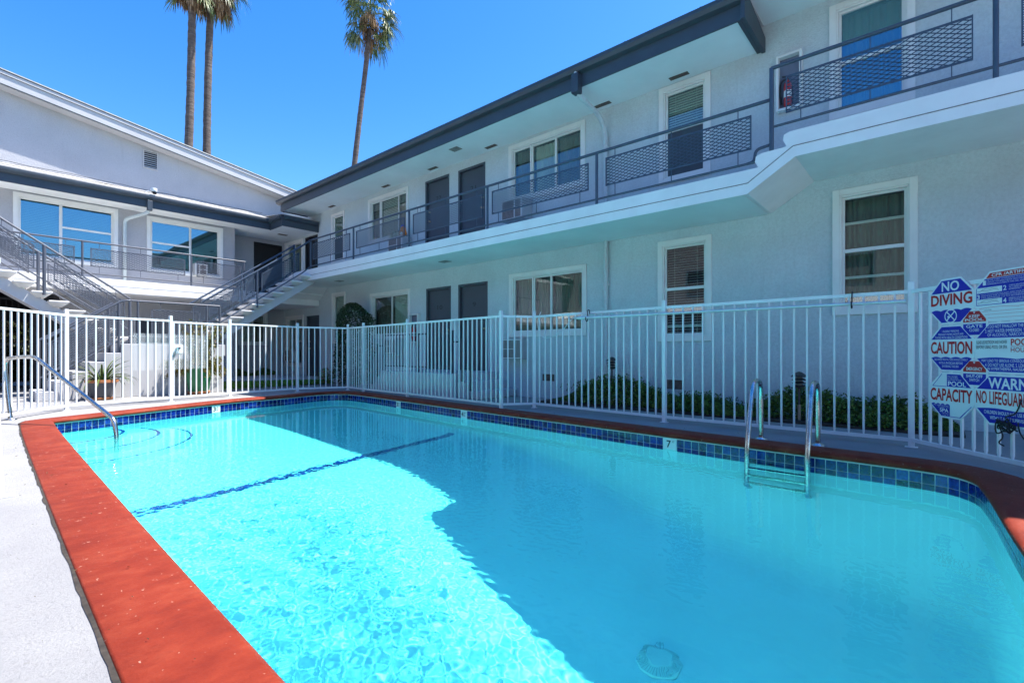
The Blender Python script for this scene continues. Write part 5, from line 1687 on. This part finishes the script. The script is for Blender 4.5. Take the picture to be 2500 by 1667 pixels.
for k in range(56):
    q = random.uniform(0, 6.28); e = random.uniform(0.35, 1.45); L_ = random.uniform(0.42, 0.72)
    base = Vector((2.09 + 0.06 * math.cos(q), 12.75 + 0.06 * math.sin(q), 0.36))
    hd = Vector((math.cos(q), math.sin(q), 0)); sd = Vector((-math.sin(q), math.cos(q), 0))
    row0, row1, rowm = [], [], []
    p = base.copy(); el = e
    for j in range(9):
        t = j / 8
        w = 0.022 * (1 - t) ** 0.5 * (0.6 + 1.2 * min(t, 0.4)) + 0.001
        up_ = Vector((0, 0, 1)) * math.cos(el) - hd * math.sin(el)
        row0.append(p - sd * w + up_ * w * 0.4); rowm.append(p.copy()); row1.append(p + sd * w + up_ * w * 0.4)
        p = p + (hd * math.cos(el) + Vector((0, 0, 1)) * math.sin(el)) * (L_ / 8)
        el -= (0.10 + 0.17 * t) * (1.3 if e < 0.9 else 0.9)
    strip(mb, [row0, rowm, row1], closed=False)
mb.build('foliage', M['strap'], ap, smooth=True)
gp_ = thing('plant_pot', 'tall green glazed pot with studs before the landing wall', 'pot', (3.80, 12.72, 0))
c = (3.80, 12.72, 0)
prof_ = [(0.19, 0.075), (0.215, 0.20), (0.245, 0.42), (0.262, 0.60), (0.275, 0.64), (0.255, 0.655), (0.235, 0.60), (0.0, 0.58)]
mb = MB(); mb.lathe(c, [(0.0, 0.075)] + prof_, 32); gb = mb.build('pot_body', M['pot_green'], gp_, smooth=True, autosm=True)
mb = MB()
for i in range(5):
    for k in range(14):
        q = 2 * math.pi * (k + 0.5 * (i % 2)) / 14; z = 0.14 + 0.10 * i
        r_ = np.interp(z, [p[1] for p in prof_[:4]], [p[0] for p in prof_[:4]])
        mb.lathe((c[0] + r_ * math.cos(q), c[1] + r_ * math.sin(q), z), [(0.0, -0.010), (0.008, -0.006), (0.010, 0.0), (0.008, 0.006), (0.0, 0.010)], 6)
mb.build('stud', M['pot_green'], gb, smooth=True)
mb = MB(); mb.lathe(c, [(0.0, 0.002), (0.20, 0.002), (0.225, 0.06), (0.21, 0.074), (0.0, 0.074)], 28); mb.build('saucer', M['terracotta'], gp_, smooth=True, autosm=True)
M['gold_leaf'] = leaf_mat('gold_green_leaf', [(0.0, (0.04, 0.06, 0.007)), (0.5, (0.13, 0.13, 0.012)), (0.85, (0.24, 0.20, 0.02)), (1.0, (0.22, 0.10, 0.015))], 0.5)
gpl = thing('potted_plant', 'airy yellow green shrub growing in the green pot', 'plant', (3.80, 12.72, 0.62))
random.seed(19)
mb = MB(); sm_ = MB()
for k in range(64):
    q = random.uniform(0, 6.28)
    up_ = k < 24
    L_ = random.uniform(0.65, 1.08) if up_ else random.uniform(0.38, 0.66)
    el = random.uniform(1.15, 1.5) if up_ else random.uniform(0.1, 0.9)
    p = Vector((3.80 + 0.10 * math.cos(q), 12.72 + 0.10 * math.sin(q), 0.60)); path = [p.copy()]
    for j in range(12):
        d = Vector((math.cos(q) * math.cos(el), math.sin(q) * math.cos(el), math.sin(el)))
        p = p + d * (L_ / 12); path.append(p.copy())
        el -= 0.02 if up_ else 0.09; q += random.uniform(-.15, .15)
        for _ in range(10 if j > 1 else 4):
            leaf(mb, p + Vector((random.gauss(0, .028), random.gauss(0, .028), random.gauss(0, .028))), 0.054, up=0.4)
    sm_.tube(path, 0.004, 5)
mb.build('foliage', M['gold_leaf'], gpl)
sm_.build('stem', M['bark'], gpl)

# black gate in the passage and the sunny hedge beyond it
bg = thing('gate', 'black metal bar gate closing the passage under the stairs', 'gate', (1.2, 17.2, 0))
mb = MB()
for z in (0.10, 1.15, 2.26):
    mb.box(0.60, 1.42, 17.185, 17.215, z - 0.02, z + 0.02)
mb.box(0.56, 0.60, 17.18, 17.22, 0, 2.34); mb.box(1.42, 1.46, 17.18, 17.22, 0, 2.34)
mb.build('gate_frame', M['black'], bg)
for k in range(7):
    x = 0.69 + 0.105 * k
    mb = MB(); mb.tube([(x, 17.2, 0.12), (x, 17.2, 2.24)], 0.009, 6)
    if k == 0: b0_ = mb.build('gate_bar', M['black'], bg)
    else: share(b0_, bg, (0.105 * k, 0, 0))
mb = MB(); mb.box(1.47, 1.97, 17.17, 17.21, 0.02, 2.30); mb.build('sheet_panel', M['dark_door'], bg)
M['sun_hedge'] = leaf_mat('sunlit_hedge_leaf', [(0.0, (0.012, 0.022, 0.004)), (0.6, (0.03, 0.045, 0.007)), (1.0, (0.085, 0.10, 0.02))], 0.5)
random.seed(23)
mb = MB()
for k in range(16000):
    leaf(mb, (random.uniform(-1.5, 3.5), 22.4 + abs(random.gauss(0, 0.35)), 2.9 * random.random()), 0.14)
o = mb.build('hedge', M['sun_hedge'], None); tag(o, 'yellow green hedge seen through the black gate', 'hedge')

gw = MB(); gw.box(-2.5, 4.5, 23.3, 23.5, 0, 3.4)  # added dark wall blocking sky and lit ground behind the leaves
o = gw.build('hedge_backing_wall', M['bark'], None); tag(o, 'added dark backing wall blocking bright gaps in the yellow green hedge', 'wall')

# ------------------------------------------------------------------ palms
M['palm_trunk'] = None
def palm_trunk_mat():
    m, n, l, p = nt('palm_trunk')
    v = coords(n, l)
    f = noise(n, l, coords(n, l, (1.2, 1.2, 7)), 2.2, 6, 0.7)
    c = ramp(n, l, f, [(0.3, (0.045, 0.036, 0.032)), (0.55, (0.115, 0.092, 0.080)), (0.8, (0.21, 0.18, 0.155))])
    l.new(c, p.inputs['Base Color']); p.inputs['Roughness'].default_value = 0.95
    bump(n, l, p, f, 1.0, 0.05)
    return m
M['palm_trunk'] = palm_trunk_mat()
M['palm_green'] = leaf_mat('palm_frond', [(0.0, (0.025, 0.055, 0.012)), (0.5, (0.065, 0.12, 0.022)), (0.85, (0.14, 0.19, 0.04)), (1.0, (0.26, 0.25, 0.08))], 0.45)
M['palm_dead'] = leaf_mat('dead_frond', [(0.0, (0.10, 0.06, 0.03)), (0.5, (0.24, 0.15, 0.075)), (1.0, (0.44, 0.31, 0.19))], 0.8)
def frond(mb, c, q, el, pet, fan, droop, rnd):
    hd = Vector((math.cos(q), math.sin(q), 0))
    p = Vector(c); d = hd * math.cos(el) + Vector((0, 0, math.sin(el)))
    side = Vector((-math.sin(q), math.cos(q), 0))
    path = [p.copy()]
    for j in range(3):
        p = p + d * (pet / 3); path.append(p.copy())
        d = (d + Vector((0, 0, -0.16))).normalized()
    for a, b in zip(path, path[1:]):
        mb.add([a - side * 0.018, a + side * 0.018, b + side * 0.015, b - side * 0.015], [(0, 1, 2, 3)])
    nb = 15
    for k in range(nb):
        a = (k / (nb - 1) - 0.5) * 2.5 + rnd.uniform(-.05, .05)
        bd = (d * math.cos(a) + side * math.sin(a)).normalized()
        L_ = fan * (1 - 0.25 * abs(a)) * rnd.uniform(0.8, 1.1)
        w = side.lerp(d, abs(math.sin(a)) * 0.7).normalized() * 0.028
        p1 = p + bd * L_ * 0.55
        dr = (bd * (1 - droop) + Vector((0, 0, -droop)) + Vector((rnd.gauss(0, .1), rnd.gauss(0, .1), 0))).normalized()
        p2 = p1 + dr * L_ * 0.5
        dr2 = (dr * 0.5 + Vector((0, 0, -droop * 1.4))).normalized()
        p3 = p2 + dr2 * L_ * 0.3
        mb.add([p - w * 0.5, p + w * 0.5, p1 + w, p1 - w, p2 + w * 0.6, p2 - w * 0.6, p3], [(0, 1, 2, 3), (3, 2, 4, 5), (5, 4, 6)])
def palm(label, base, top, r0, r1, seed, ngreen, ndead, size=1.0, zc=0.9):
    rnd = random.Random(seed)
    base, top = Vector(base), Vector(top)
    r_ = thing('palm_tree', label, 'palm tree', base, 'fan palms behind the roofs')
    mb = MB()
    pts, rad = [], []
    n_ = 90
    for i in range(n_ + 1):
        t = i / n_
        p = base.lerp(top, t) + Vector((0.10 * math.sin(t * 4 + seed), 0.10 * math.sin(t * 3), 0))
        pts.append(p); rad.append((r0 + (r1 - r0) * t) * (1 + 0.05 * rnd.uniform(-1, 1) + 0.03 * (i % 2)))
    mb.tube(pts, rad, 14)
    mb.build('trunk', M['palm_trunk'], r_, smooth=True)
    c = pts[-1] + Vector((0, 0, 0.15))
    mg, md = MB(), MB()
    for k in range(ngreen):
        q = rnd.uniform(0, 6.28)
        el = rnd.uniform(-0.75, 1.5)
        frond(mg, c + Vector((0, 0, zc * size * (el + 0.75) / 2.2)), q, el, rnd.uniform(0.7, 1.15) * size, rnd.uniform(0.75, 1.0) * size, rnd.uniform(0.35, 0.7), rnd)
    for k in range(ndead):
        q = rnd.uniform(0, 6.28)
        frond(md, c + Vector((0, 0, rnd.uniform(-0.1, 0.9) * zc * size)), q, rnd.uniform(-1.3, -0.3), rnd.uniform(0.35, 0.95) * size, rnd.uniform(0.5, 0.8) * size, 0.9, rnd)
    mg.build('crown', M['palm_green'], r_)
    md.build('dead_fronds', M['palm_dead'], r_)
palm('slender fan palm rising alone above the corner', (16.7, 29.5, 0), (18.10, 27.96, 21.9), 0.21, 0.14, 3, 84, 34, 1.15, 1.25)
palm('fan palm of the close pair with the shorter visible crown at left', (7.85, 28.95, 0), (8.24, 28.65, 19.0), 0.23, 0.165, 5, 26, 26, 0.85)
palm('fan palm of the close pair with the shaggy brown skirt at right', (9.0, 29.25, 0), (9.30, 28.97, 19.9), 0.225, 0.16, 8, 34, 95, 1.12)

# a few fallen leaves and specks on the deck and coping
random.seed(41)
M['litter'] = leaf_mat('fallen_leaf', [(0.0, (0.02, 0.018, 0.012)), (0.6, (0.05, 0.05, 0.02)), (1.0, (0.12, 0.08, 0.04))], 0.8)
mb = MB()
for k in range(60):
    y = random.uniform(0.6, 7.5); x = random.uniform(0.06 * y - 0.1, 0.50 + 0.02 * y)
    leaf(mb, (x, y, 0.020), random.choice((0.008, 0.012, 0.022)), up=4.0)
for k in range(40):
    y = random.uniform(0.5, 8.0); leaf(mb, (random.uniform(5.9, 7.3), y, 0.006), random.choice((0.012, 0.03)), up=4.0)
o = mb.build('leaf_litter', M['litter'], None); tag(o, 'tiny fallen leaves scattered on the deck and coping', 'leaf litter', kind='stuff')
